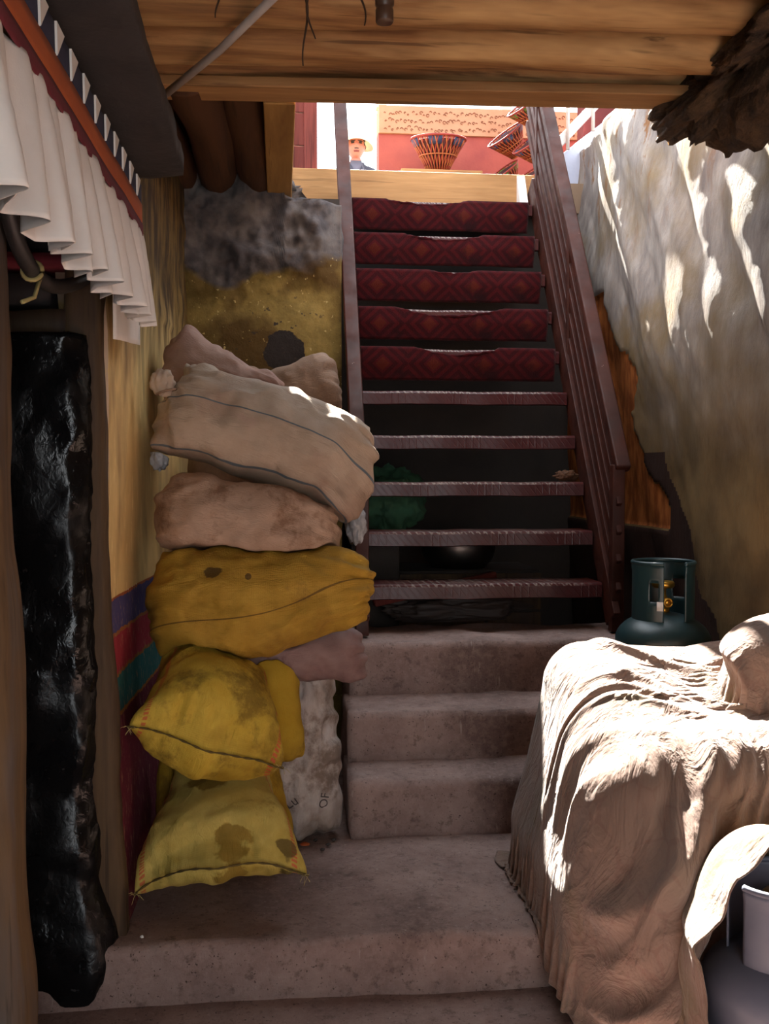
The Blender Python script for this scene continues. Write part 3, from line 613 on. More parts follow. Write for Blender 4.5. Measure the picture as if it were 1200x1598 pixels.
# ================================================================== PERSON on the terrace
def person(px_, py_, zf):
    # body: skin-modifier skeleton, baked to one mesh
    J = [((0, 0, .95), .135), ((0, 0, 1.12), .145), ((0, -.01, 1.30), .165), ((0, 0, 1.40), .12), ((0, -.005, 1.46), .06), ((0, -.012, 1.55), .058),
         ((.19, 0, 1.375), .072), ((.25, .02, 1.12), .054), ((.25, -.05, .90), .042), ((.25, -.08, .80), .036),
         ((-.19, 0, 1.375), .072), ((-.25, .02, 1.12), .054), ((-.25, -.05, .90), .042), ((-.25, -.08, .80), .036),
         ((.10, 0, .88), .095), ((.11, -.01, .50), .066), ((.11, .02, .08), .046), ((.12, -.12, .04), .04),
         ((-.10, 0, .88), .095), ((-.11, -.01, .50), .066), ((-.11, .02, .08), .046), ((-.12, -.12, .04), .04)]
    Eg = [(0, 1), (1, 2), (2, 3), (3, 4), (4, 5), (3, 6), (6, 7), (7, 8), (8, 9), (3, 10), (10, 11), (11, 12), (12, 13), (0, 14), (14, 15), (15, 16), (16, 17), (0, 18), (18, 19), (19, 20), (20, 21)]
    for sx, b in ((1, 9), (-1, 13)):       # five fingers
        hx = sx * .25
        for k, (dx, L) in enumerate(((-.03, .06), (-.012, .085), (.006, .092), (.024, .085), (.04, .065))):
            n0 = len(J); dy = -.085 + (-.02 if k == 0 else 0)
            J.append(((hx + dx * .8, dy, .765), .010)); J.append(((hx + dx, dy - .012, .765 - L * .6), .009)); J.append(((hx + dx, dy + .004, .765 - L), .008))
            Eg += [(b, n0), (n0, n0 + 1), (n0 + 1, n0 + 2)]
    me = bpy.data.meshes.new('person'); me.from_pydata([j[0] for j in J], Eg, []); o = bpy.data.objects.new('person_tmp', me); C.objects.link(o)
    m = o.modifiers.new('s', 'SKIN'); 
    if not me.skin_vertices: 
        bpy.context.view_layer.objects.active = o
    for d, j in zip(me.skin_vertices[0].data, J): d.radius = (j[1], j[1] * (.8 if j[1] > .11 else 1))
    me.skin_vertices[0].data[0].use_root = True
    sb_ = o.modifiers.new('d', 'SUBSURF'); sb_.levels = 2
    dg = bpy.context.evaluated_depsgraph_get(); ev = o.evaluated_get(dg); mm = ev.to_mesh()
    V = [tuple(q.co) for q in mm.vertices]; F = [tuple(p.vertices) for p in mm.polygons]; ev.to_mesh_clear(); bpy.data.objects.remove(o)
    fm = []
    for f in F:
        z = sum(V[i][2] for i in f) / len(f); x = abs(sum(V[i][0] for i in f) / len(f))
        fm.append(0 if (z > 1.475 or (z < .81 and x > .19)) else (2 if z < .90 and x < .2 else 1))
    # head: sculpted ellipsoid with brow, nose, lips, chin, ears
    nu, nv = 48, 40; n0 = len(V); hv = []
    for j in range(nv + 1):
        ph = math.pi * j / nv
        for k in range(nu):
            th = 2 * math.pi * k / nu; x, y, z = math.sin(ph) * math.sin(th), -math.sin(ph) * math.cos(th), math.cos(ph)
            X, Y, Z = .077 * x, .098 * y, .118 * z
            if z < 0: X *= 1 - .30 * z * z; Y *= 1 - .12 * z * z
            fr_ = max(0, -y)
            g = lambda cx, cz, sx, sz: math.exp(-((X - cx) / sx) ** 2 - ((Z - cz) / sz) ** 2) * (fr_ > 0)
            Y -= .020 * g(0, -.018, .012, .018) + .010 * g(0, .004, .009, .02) + .006 * g(0, .030, .05, .010) - .008 * g(.032, .010, .016, .010) - .008 * g(-.032, .010, .016, .010) + .006 * g(0, -.058, .026, .008) + .007 * g(0, -.095, .022, .016) + .005 * g(.045, -.02, .02, .02) + .005 * g(-.045, -.02, .02, .02)
            e = math.exp(-((Y) / .016) ** 2 - ((Z + .005) / .028) ** 2); X += math.copysign(.013 * e, X) if abs(X) > .05 else 0
            hv.append((X, Y - .015, Z + 1.625))
    V += hv
    for j in range(nv):
        for k in range(nu):
            f = (n0 + j * nu + k, n0 + (j + 1) * nu + k, n0 + (j + 1) * nu + (k + 1) % nu, n0 + j * nu + (k + 1) % nu); F.append(f)
            x = sum(V[i][0] for i in f) / 4; y = sum(V[i][1] for i in f) / 4 + .015; z = sum(V[i][2] for i in f) / 4 - 1.625
            hair = (z > .055) or (y > -.015 and z > -.03) or (abs(x) > .062 and z > .0 and y > -.05)
            brow = y < -.06 and .020 < z < .030 and .012 < abs(x) < .05
            eye = y < -.06 and .004 < z < .014 and .020 < abs(x) < .044
            mous = y < -.06 and -.049 < z < -.040 and abs(x) < .022
            fm.append(3 if hair or brow or eye or mous else (4 if (y < -.06 and -.066 < z < -.052 and abs(x) < .024) else 0))
    def big(V):       # head and hat a little larger, growing smoothly from the neck
        V = np.array(V, float); k_ = 1 + .14 * np.clip((V[:, 2] - 1.46) / .08, 0, 1); c_ = np.array([0, -.012, 1.50]); return np.where((V[:, 2] > 1.46)[:, None], c_ + (V - c_) * k_[:, None], V)
    V = big(V) + np.array([px_, py_, zf])
    o = mk('person', V, F, None, mats=[M['skin'], M['jacket'], M['trouser'], M['hair'], M['lip']], fmat=fm)
    tag(o, 'person in a pale sun hat and dark jacket standing at the head of the stairs', 'person')
    def part(g, name, mat):
        q = mk(name, big(g.v) + np.array([px_, py_, zf]), g.f, mat, o); return q
    h = G(); prof = [(.086, 1.675), (.09, 1.70), (.088, 1.735), (.078, 1.765), (.05, 1.778), (.001, 1.78)]
    v = []; f = []; n = 40
    brim = [(.155, 1.640), (.157, 1.645), (.12, 1.668), (.09, 1.678)] 
    for r, z in brim + prof:
        for k in range(n):
            a = 2 * math.pi * k / n; side = abs(math.sin(a)) if r > .1 else 0
            v.append((r * .98 * math.cos(a), -.012 + r * 1.12 * math.sin(a), z - (.035 * (abs(math.cos(a)) ** 2) * (r - .09) / .065 if r > .09 else 0)))
    for i in range(len(brim) + len(prof) - 1):
        for k in range(n): f.append((i * n + k, i * n + (k + 1) % n, (i + 1) * n + (k + 1) % n, (i + 1) * n + k))
    h.add(v, f); q = part(h, 'sun_hat', M['strawhat']); sm = q.modifiers.new('s', 'SOLIDIFY'); sm.thickness = .004; q['label'] = 'pale sun hat with soft drooping brim'
    for sx in (-1, 1):
        g = G().add([(sx * .062, .02, 1.50), (sx * .070, -.045, 1.485), (sx * .05, -.105, 1.43), (sx * .018, -.135, 1.36), (sx * .085, .02, 1.445), (sx * .105, -.05, 1.425), (sx * .085, -.125, 1.37), (sx * .03, -.15, 1.35)], [(0, 1, 5, 4), (1, 2, 6, 5), (2, 3, 7, 6)])
        q = part(g, 'jacket_collar', M['jacket']); sm = q.modifiers.new('s', 'SOLIDIFY'); sm.thickness = .008
    g = G().add([(-.05, -.06, 1.49), (.05, -.06, 1.49), (.075, -.125, 1.38), (.02, -.152, 1.30), (-.02, -.152, 1.30), (-.075, -.125, 1.38)], [(0, 1, 2, 3, 4, 5)]); q = part(g, 'shirt_front', M['shirt']); sm = q.modifiers.new('s', 'SOLIDIFY'); sm.thickness = .006
person(.755, 9.9, 2.93)

# ================================================================== CLOTH SIMULATION (position based, numpy)
def batches(idx, L):
    """edge batches of a vertex index grid: structural, shear and bend, each batch free of shared vertices"""
    nu, nv = idx.shape; B = []
    def put(a, b, k): B.append((a.ravel(), b.ravel(), k))
    for s in (0, 1):
        put(idx[s:-1:2, :], idx[s + 1::2, :], 1.); put(idx[:, s:-1:2], idx[:, s + 1::2], 1.)
    for s in (0, 1):
        put(idx[s:-1:2, :-1], idx[s + 1::2, 1:], .35); put(idx[s:-1:2, 1:], idx[s + 1::2, :-1], .35)
    for s in (0, 1, 2, 3):
        put(idx[s:-2:4, :], idx[s + 2::4, :], -.12); put(idx[:, s:-2:4], idx[:, s + 2::4], -.12)
    return B
def project(x, B, rest, it):
    for _ in range(it):
        for (a, b, k), r in zip(B, rest):
            d = x[b] - x[a]; l = np.sqrt((d * d).sum(1)) + 1e-9
            e = (l - r) / l
            if k < 0: e = np.minimum(e, 0) * (-k)
            else: e = e * k
            c = d * (e * .5)[:, None]; x[a] += c; x[b] -= c
    return x
from mathutils.bvhtree import BVHTree
SOLID = []          # surfaces of the sacks already in the heap
RAY = Vector((.31, .22, .925)).normalized()
def inside(t, v):
    c = 0; o = v
    while c < 24:
        h = t.ray_cast(o, RAY)
        if h[0] is None: break
        c += 1; o = h[0] + RAY * 1e-5
    return c % 2 == 1
def press_out(P, FF, gap=.008, rounds=8):
    """dent a sack where it rests on the sacks already laid: what is inside another sack is pushed back towards its own middle"""
    nb = [[] for _ in range(len(P))]
    for f in FF:
        for k in range(len(f)): nb[f[k]].append(f[(k + 1) % len(f)]); nb[f[k]].append(f[k - 1])
    P = P.copy(); cen = Vector(P.mean(0)); DIR = {}
    for r in range(rounds):
        moved = set()
        for n, t in enumerate(SOLID):
            near = [i for i in range(len(P)) if t.find_nearest(Vector(P[i]), .20)[0] is not None]
            ins = [i for i in near if inside(t, Vector(P[i]))]
            if ins and n not in DIR: DIR[n] = (cen - Vector(P[ins].mean(0))).normalized()
            for i in ins:                                # leave along one common direction, past the last surface met
                o = Vector(P[i]); last = None
                for _ in range(6):
                    h = t.ray_cast(o, DIR[n], .25)
                    if h[0] is None: break
                    last = h[0]; o = h[0] + DIR[n] * 1e-4
                if last is not None: P[i] = np.array(last + DIR[n] * gap); moved.add(i)
            for i in near:
                v = Vector(P[i]); h = t.find_nearest(v, gap)
                if h[0] is not None and not inside(t, v):
                    d = v - h[0]; d = d.normalized() if d.length > 1e-6 else DIR.get(n, h[1])
                    P[i] = np.array(h[0] + d * gap * 1.02); moved.add(i)
        if not moved: break
        if r < rounds - 4:
            for i in moved: moved_nb = nb[i]; P[i] = .6 * P[i] + .4 * P[moved_nb].mean(0)
    return P
_pc = {}
def pillow(Lu, Lv, res, press, seed, neck=None, steps=80, slack=.12):
    nu, nv = max(14, int(Lu / res)), max(12, int(Lv / res))
    idT = np.arange(nu * nv).reshape(nu, nv); idB = np.full((nu, nv), -1); c = nu * nv
    for i in range(nu):
        for j in range(nv):
            if i in (0, nu - 1) or j in (0, nv - 1): idB[i, j] = idT[i, j]
            else: idB[i, j] = c; c += 1
    U, V = np.meshgrid(np.linspace(-.5, .5, nu) * Lu, np.linspace(-.5, .5, nv) * Lv, indexing='ij')
    h = .25 * np.sqrt(np.clip((1 - (2 * U / Lu) ** 2) * (1 - (2 * V / Lv) ** 2), 0, 1)) * Lv
    x = np.zeros((c, 3)); flat = np.zeros((c, 2)); lay = np.zeros(c)
    nT = .012 * fbm(S3(U, V, 0 * U), 9, 3, seed); nB = .012 * fbm(S3(U, V, 0 * U + 3), 9, 3, seed)
    x[idB.ravel()] = S3(U, V, -h + nB).reshape(-1, 3); lay[idB.ravel()] = 1; x[idT.ravel()] = S3(U, V, h + nT).reshape(-1, 3); lay[idT.ravel()] = 0
    for I in (idB, idT): flat[I.ravel()] = np.stack([U.ravel() / Lu + .5, V.ravel() / Lv + .5], 1)
    B = []; rest = []
    for I in (idT, idB):
        for a, b, k in batches(I, 0):
            B.append((a, b, k)); fl = np.hypot(*( (flat[a] - flat[b]) * [Lu, Lv]).T)
            w_ = 1 + slack * .5 * fbm(S3(flat[a][:, 0] * Lu, flat[a][:, 1] * Lv, lay[a] * 2), 6, 2, seed + 3); rest.append(fl * w_)
    FT = np.array([(idT[i, j], idT[i + 1, j], idT[i + 1, j + 1], idT[i, j + 1]) for i in range(nu - 1) for j in range(nv - 1)])
    FB = np.array([(idB[i, j], idB[i, j + 1], idB[i + 1, j + 1], idB[i + 1, j]) for i in range(nu - 1) for j in range(nv - 1)])
    FF = np.concatenate([FT, FB]); v = np.zeros_like(x)
    for s in range(steps):
        n = np.cross(x[FF[:, 2]] - x[FF[:, 0]], x[FF[:, 3]] - x[FF[:, 1]]); acc = np.zeros_like(x)
        for q in range(4): np.add.at(acc, FF[:, q], n)
        acc = acc / (np.linalg.norm(acc, axis=1, keepdims=True) + 1e-12)
        v = v * .85 + acc * press * .12 * (.4 if s > steps * .75 else 1)
        o = x.copy(); x = x + v
        if neck is not None:
            e, r = neck; m = (flat[:, 0] - e) / .05; wn = np.exp(-m * m)
            rad = np.hypot(x[:, 1], x[:, 2]) + 1e-9; tgt = r + (rad - r) * 0; sc_ = 1 - wn * (1 - np.minimum(1, tgt / rad)); x[:, 1] *= sc_; x[:, 2] *= sc_
        x = project(x, B, rest, 7); v = (x - o) * .9
        vm = np.sqrt((v * v).sum(1)); lim = .006; v *= np.minimum(1, lim / np.maximum(vm, 1e-9))[:, None]
    return x, FF, flat, lay, idT, nu, nv
def sack(name, label, mat, A, Bp, width, thick, wdir, seed, taper=(1, 1), bend=None, press=.004, res=.013, neck=None, slack=.12, seam=None, group='filled sacks heaped by the stairs', cat='sack', warp=None, amp=1., seamcol='thread', fat=.72, fold=None):
    A, Bp = np.array(A, float), np.array(Bp, float); u = Bp - A; L = np.linalg.norm(u); u /= L
    wv = np.array(wdir, float); wv -= u * wv.dot(u); wv /= np.linalg.norm(wv); t = np.cross(u, wv)
    x, FF, flat, lay, idT, nu, nv = pillow(L, width, res, press, seed, neck, slack=slack)
    ex = [x[:, k].max() - x[:, k].min() for k in range(3)]
    q = x.copy(); q[:, 0] = (q[:, 0] - x[:, 0].min()) / ex[0]; q[:, 1] *= width / ex[1]; q[:, 2] *= thick / ex[2]
    a_, b_ = 2 * flat[:, 0] - 1, 2 * flat[:, 1] - 1
    se = np.stack([.5 + .5 * a_ * np.sqrt(1 - .32 * b_ ** 2), .5 * width * b_ * np.sqrt(1 - .32 * a_ ** 2), np.where(lay > .5, -1, 1) * .5 * thick * np.sqrt(np.clip((1 - a_ ** 4) * (1 - b_ ** 4), 0, 1))], 1)
    q = q * (1 - fat) + se * fat
    s = q[:, 0]; tp_ = taper[0] + (taper[1] - taper[0]) * s
    q[:, 1] *= tp_; q[:, 2] *= (.5 + .5 * tp_)
    P = A + s[:, None] * L * u + q[:, 1][:, None] * wv + q[:, 2][:, None] * t
    if warp: P = warp(P, s, q[:, 1] / width, lay)
    # soft lumps
    nr = np.zeros_like(P); fn = np.cross(P[FF[:, 2]] - P[FF[:, 0]], P[FF[:, 3]] - P[FF[:, 1]])
    for k in range(4): np.add.at(nr, FF[:, k], fn)
    nr /= np.linalg.norm(nr, axis=1, keepdims=True) + 1e-12
    P = P + nr * (amp * (.010 * fbm(P, 7, 2, seed + 5) + .003 * fbm(S3(P[:, 0] * 14, P[:, 1] * 14, P[:, 2] * 14), 1.5, 3, seed + 6)))[:, None]
    # pulled folds fanning along the sack from its ends, and a few slack creases
    cr = 1 - 2 * np.abs(fbm(S3(flat[:, 0] * 2.2, flat[:, 1] * 11 + .8 * flat[:, 0], lay * 3), 1.3, 2, seed + 7, .4)); ends = np.clip(np.abs(a_) * 1.5 - .5, 0, 1) ** 1.3
    cr2 = 1 - 2 * np.abs(fbm(S3(flat[:, 0] * 5 + flat[:, 1] * 3, flat[:, 1] * 4 - flat[:, 0] * 4, lay * 3 + 2), 1.2, 2, seed + 8, .4))
    P = P + nr * (amp * (.010 * np.clip(cr, -.5, 1) * ends + .007 * np.clip(cr2, -.2, 1) ** 2))[:, None]
    if fold is not None: P = P + nr * fold(flat[:, 0], flat[:, 1], lay)[:, None]
    P[:, 0] = np.maximum(P[:, 0], -.438 + .045 * np.clip((1.2 - P[:, 2]) / 1.2, 0, 1) + .055 * (P[:, 1] - 2.6) / 1.7 + .012)
    P = press_out(P, FF); SOLID.append(BVHTree.FromPolygons([tuple(q) for q in P], [tuple(int(i) for i in q) for q in FF]))
    o = mk(name, P, FF, mat, uv=flat); ss = o.modifiers.new('ss', 'SUBSURF'); ss.levels = 1; ss.render_levels = 1
    tag(o, label, cat, group)
    if seam is not None:
        row = idT[0, :] if seam == 0 else idT[:, 0] if seam == 2 else idT[-1, :]
        pts = P[row].copy()
        for _ in range(3): pts[1:-1] = (pts[:-2] + 2 * pts[1:-1] + pts[2:]) / 4
        pts[:, 1] -= .003
        q2 = G().tube(pts, [.0028 + .0012 * math.sin(k * 2.2) for k in range(len(pts))], 6).obj('stitched_seam', M[seamcol], o)
        g = G()
        for k in (0, 1, len(pts) - 2, len(pts) - 1):
            for r in range(4):
                p0 = Vector(pts[k]); d = Vector((random.uniform(-1, 1), -random.uniform(.2, 1), random.uniform(-.8, .8))).normalized()
                g.tube([p0, p0 + d * .012, p0 + d * .024 + Vector((0, 0, -.006))], .0007, 4)
        if seamcol != 'none': q3 = g.obj('loose_threads', M['threadp'], o); q3['kind'] = 'stuff'
    return o, P, FF, flat, nr
Y1, Y2, Y3 = lin(176, 148, 52), lin(204, 176, 78), lin(150, 122, 40)
M['s12'] = m_sack('yellow_woven_a', lin(178, 156, 76), lin(200, 178, 98), lin(158, 134, 50), lin(126, 98, 24), redl=True, dirt=.6, spots=((.56, .46, .11, .15, lin(120, 88, 18)), (.06, .58, .06, .10, lin(124, 96, 26)), (.07, .88, .05, .05, lin(78, 62, 28))))
M['s8'] = m_sack('yellow_woven_b', lin(184, 150, 44), lin(206, 176, 72), lin(150, 118, 30), lin(112, 86, 24), redl=True, dirt=.5)
M['s7'] = m_sack('ochre_woven', lin(154, 116, 34), lin(178, 140, 52), lin(132, 96, 28), lin(104, 74, 30), dirt=.6, weave=120, lines=((.26, .007, lin(84, 58, 20)),), spots=((.30, .66, .035, .05, lin(50, 34, 20)), (.45, .60, .012, .03, lin(60, 40, 20))))
M['s5'] = m_sack('pinkish_dirty_woven', lin(172, 140, 118), lin(190, 160, 138), lin(158, 124, 100), lin(116, 82, 58), dirt=.5)
M['s4'] = m_sack('offwhite_woven', lin(168, 146, 126), lin(186, 166, 146), lin(156, 130, 112), lin(176, 146, 134), dirt=.6, blue=(.50, .06))
M['s1'] = m_sack('dusty_pink_woven', lin(156, 122, 108), lin(172, 140, 124), lin(140, 102, 90), lin(184, 154, 142), dirt=.6)
M['s2'] = m_sack('brown_woven', lin(128, 102, 84), lin(148, 122, 102), lin(112, 88, 72), lin(98, 76, 62), dirt=.6)
M['s10'] = m_sack('mauve_dirty_woven', lin(140, 112, 108), lin(156, 130, 124), lin(120, 88, 84), lin(104, 66, 62), dirt=.55)
M['s11'] = m_sack('white_dirty_woven', lin(172, 158, 150), lin(192, 180, 172), lin(140, 120, 106), lin(104, 82, 66), dirt=.47)
M['s9'] = m_sack('mustard_woven', lin(168, 132, 30), lin(186, 152, 48), lin(140, 106, 26), lin(112, 84, 24), dirt=.55)
def w12(P, s, v, lay):
    P = P.copy(); e = np.clip(1 - s * 1.6, 0, 1); P[:, 2] += e * .11 * np.cos(np.clip(v * 2, -1, 1) * math.pi / 2) ** 1.0 
    bl = np.exp(-((s - .16) / .14) ** 2) * (lay < .5) * np.clip(1 - np.abs(v) * 1.9, 0, 1); P[:, 1] -= .13 * bl; P[:, 2] -= .03 * bl
    P[:, 2] = np.maximum(P[:, 2], .153 + .012 * np.abs(fbm(P, 9, 2, 3)) * 0); return P
sack('woven_sack', 'yellow woven sack on the floor with wet brown stains, lowest in the heap', M['s12'], (-.165, 2.64, .225), (-.185, 3.05, .53), .53, .26, (.485, .06, .10), 201, (1, .46), seam=0, warp=w12, fat=.35)
def w8(P, s, v, lay):
    P = P.copy(); e = np.clip(1 - s * 1.4, 0, 1); P[:, 2] += e * .03 * np.cos(np.clip(v * 2, -1, 1) * math.pi / 2); P[:, 1] += .03 * np.abs(v) * e; bl = np.exp(-((s - .16) / .14) ** 2) * (lay < .5) * np.clip(1 - np.abs(v) * 1.9, 0, 1); P[:, 1] -= .06 * bl; P[:, 2] -= .05 * bl; return P
sack('woven_sack', 'bright yellow woven sack with red edge lines, above the lowest sack', M['s8'], (-.195, 2.67, .605), (-.20, 3.03, .785), .47, .29, (.40, .02, -.175), 202, (1, .66), seam=0, warp=w8, fat=.4)
def w7(P, s, v, lay):
    P = P.copy(); P[:, 2] -= .05 * np.sin(s * math.pi) ** 2 * (v < 0) ; P[:, 2] += .03 * s; return P
sack('woven_sack', 'large ochre sack with creased open end, bulging towards the stairs', M['s7'], (-.395, 2.99, .96), (.285, 3.01, .985), .385, .30, (.1, .30, .94), 203, (1.05, .52), seam=None, warp=w7, slack=.3, amp=1.7, fat=.8)
# ochre sack's ragged mouth
sack('woven_sack', 'dirty pinkish sack lying between the ochre and the off-white sacks', M['s5'], (-.375, 3.08, 1.255), (.18, 3.08, 1.125), .28, .32, (.1, .25, .97), 204, (1.0, 1.0), slack=.2, press=.006, fat=.85, amp=1.5)
def f4(u, v, lay):
    r = np.hypot(u * .67, (v - .80) * .36) + 1e-6; an = np.arctan2((v - .80) * .36, u * .67); return (.016 * np.exp(-(r / .16) ** 2) * np.sin(an * 15) - .03 * np.exp(-(r / .05) ** 2)) * (lay < .5) + .012 * np.exp(-(r / .14) ** 2) * np.sin(an * 15) * (lay > .5)
def w4(P, s, v, lay):
    P = P.copy(); P[:, 2] -= .06 * np.clip(s - .8, 0, 1) / .2 * (v < 0) * 1.0; P[:, 2] += .03 * np.sin(s * math.pi); return P
s4 = sack('woven_sack', 'large off-white sack with thin blue stripes and a tied neck', M['s4'], (-.385, 3.17, 1.565), (.285, 3.16, 1.345), .33, .34, (.1, .25, .97), 205, (1.0, 1.0), neck=None, slack=.12, press=.007, warp=w4, fat=.8, fold=f4, amp=1.5)
def bundle(name, c, r, mat, parent, seed):
    bm = bmesh.new(); bmesh.ops.create_icosphere(bm, subdivisions=4, radius=1); v = np.array([q.co[:] for q in bm.verts]); f = [[q.index for q in p.verts] for p in bm.faces]; bm.free()
    d = 1 + .28 * np.abs(fbm(v, 2.2, 3, seed)) + .08 * np.sin(np.arctan2(v[:, 1], v[:, 0]) * 9)
    P = v * d[:, None] * np.array(r) + np.array(c)
    if parent is None: P = press_out(P, f)
    return mk(name, P, f, mat, parent)
bundle('tied_neck', (-.352, 3.06, 1.625), (.032, .03, .036), M['s4'], s4[0], 7); 
G().tube([(-.338 + .028 * math.cos(a), 3.045 + .028 * math.sin(a), 1.598 + .008 * math.cos(a)) for a in np.linspace(0, 2 * math.pi, 18)], .004, 6).obj('neck_string', M['s2'], s4[0])
def w1(P, s, v, lay):
    P = P.copy(); P[:, 2] -= .03 * s; return P
sack('woven_sack', 'dusty pink sack on top of the heap against the left wall', M['s1'], (-.385, 3.52, 1.735), (.02, 3.40, 1.625), .30, .30, (.25, .2, .95), 206, (1.05, .34), slack=.2, warp=w1, amp=1.7)
sack('woven_sack', 'ribbed brown sack behind the handrail at the top of the heap', M['s2'], (.23, 3.80, 1.70), (-.12, 3.78, 1.62), .27, .26, (.1, .15, .97), 207, (1.0, .7), slack=.3, amp=1.5)
sack('woven_sack', 'brown sack edge just below the dark wall stain', M['s2'], (-.16, 4.0, 1.72), (.10, 3.98, 1.64), .16, .2, (.1, .1, .97), 208, (1.0, .8))
sack('woven_sack', 'mauve grimy sack hanging over the white lettered sack', M['s10'], (-.16, 3.16, .755), (.275, 3.14, .785), .20, .22, (.05, .15, .97), 209, (.9, 1.0), slack=.35, amp=1.5)
s11 = sack('woven_sack', 'crumpled white lettered sack standing beside the concrete steps', M['s11'], (.045, 3.27, .152), (.075, 3.32, .76), .31, .25, (1, -.02, 0), 210, (1.0, .72), slack=.5, press=.003, amp=1.8, fold=lambda u, v, lay: .020 * np.clip(1 - 1.8 * np.abs(fbm(S3(u * 5 + v * 2, v * 4 - u * 3, lay), 1.2, 3, 77, .5)), -.3, 1))
sack('woven_sack', 'mustard sack wedged upright behind the bright yellow sack', M['s9'], (.0, 3.02, .47), (-.02, 3.09, .80), .17, .13, (1, .1, 0), 211, (1, .9), slack=.3)
sack('woven_sack', 'olive yellow sack behind the lowest one, hardly showing', M['s9'], (-.17, 2.98, .155), (-.2, 3.10, .57), .46, .2, (1, .05, 0), 212, (1, .8))
sack('woven_sack', 'tall brown sack glimpsed in the gap between the off-white and pinkish sacks', M['s2'], (-.23, 3.86, .152), (-.22, 3.92, 1.53), .34, .32, (1, .02, 0), 213, (1, .9), res=.03)
sack('woven_sack', 'tall brown sack glimpsed between the heap and the left stair post', M['s2'], (.07, 3.84, .152), (.07, 3.90, 1.55), .28, .30, (1, .02, 0), 214, (1, .9), res=.03)
for c, r, s_, lab in (((.245, 3.24, 1.19), (.03, .04, .06), 1, 'crumpled clear plastic bag tucked by the left stair post'), ((-.37, 3.14, 1.40), (.025, .03, .035), 2, 'crumpled grey plastic scrap below the off-white sack')):
    tag(bundle('plastic_bag', c, r, M['clear'], None, s_), lab, 'bag')
# lettering on the white sack, laid on its cloth
from mathutils.bvhtree import BVHTree
def lettering(txt, size, org, right, up, o, P, FF, mat):
    cu = bpy.data.curves.new('t', 'FONT'); cu.body = txt; cu.size = size; to = bpy.data.objects.new('t', cu); C.objects.link(to)
    dg = bpy.context.evaluated_depsgraph_get(); me = bpy.data.meshes.new_from_object(to.evaluated_get(dg)); bm = bmesh.new(); bm.from_mesh(me)
    bmesh.ops.triangulate(bm, faces=bm.faces); bmesh.ops.subdivide_edges(bm, edges=bm.edges, cuts=1)
    bvh = BVHTree.FromPolygons([tuple(q) for q in P], [tuple(int(i) for i in q) for q in FF]); V = []
    for q in bm.verts:
        w_ = Vector(org) + Vector(right) * q.co.x + Vector(up) * q.co.y; h = bvh.ray_cast(w_ - Vector((0, .6, 0)), Vector((0, 1, 0))); V.append((h[0] if h[0] else w_) + Vector((0, -.004, 0)))
    F = [tuple(v.index for v in f.verts) for f in bm.faces]; bm.free(); bpy.data.objects.remove(to)
    return mk('lettering', V, F, mat, o)
lettering('KunLu', .045, (-.035, 3.2, .225), (.78, 0, .62), (-.62, 0, .78), s11[0], s11[1], s11[2], M['ink'])
lettering('OF', .04, (.145, 3.2, .27), (.2, 0, .97), (-.97, 0, .2), s11[0], s11[1], s11[2], M['ink'])

# ---------------- the dust sheet over the gas cylinders
def cyl_sdf(p, cx, cy, r, zt, rd=.06):
    dr = np.hypot(p[:, 0] - cx, p[:, 1] - cy) - (r - rd); dz = p[:, 2] - (zt - rd)
    out = np.sqrt(np.maximum(dr, 0) ** 2 + np.maximum(dz, 0) ** 2) + np.minimum(np.maximum(dr, dz), 0) - rd
    rr = np.maximum(np.hypot(p[:, 0] - cx, p[:, 1] - cy), 1e-6); g = np.zeros_like(p)
    a = np.maximum(dr, 0); b = np.maximum(dz, 0); both = (a + b) > 0
    gx = np.where(both, a, (dr > dz)); gz = np.where(both, b, (dr <= dz)); L = np.hypot(gx, gz) + 1e-9
    g[:, 0] = gx / L * (p[:, 0] - cx) / rr; g[:, 1] = gx / L * (p[:, 1] - cy) / rr; g[:, 2] = gz / L
    return out, g
HEAP = [(1.42, 2.62, .17, .93), (1.06, 1.985, .170, .36), (1.06, 1.985, .126, .525), (1.38, 2.14, .20, .58)]
def block_sdf(p):
    """rounded block with a top that slopes down towards the viewer: the covered row of cylinders"""
    q = p.copy(); q[:, 2] -= .30 * (p[:, 1] - 2.30) + .035 * vnoise(p * [5, 5, 0], 5)
    q[:, 1] += .40 * np.clip((.56 - p[:, 2]) / .56, 0, 1) * np.clip((p[:, 0] - .72) / .16, 0, 1)
    q[:, 0] += .10 * np.clip((.72 - p[:, 2]) / .40, 0, 1)
    lo = np.array([.79, 2.26, -.5]); hi = np.array([1.9, 3.0, .645]); rd = .11
    c = np.clip(q, lo + rd, hi - rd); d = q - c; L = np.linalg.norm(d, axis=1); ins = L < 1e-9
    dist = L - rd; g = d / (L[:, None] + 1e-9)
    if ins.any():
        e = hi[2] - q[ins, 2]; dist[ins] = -e; g[ins] = (0, 0, 1)
    return dist, g
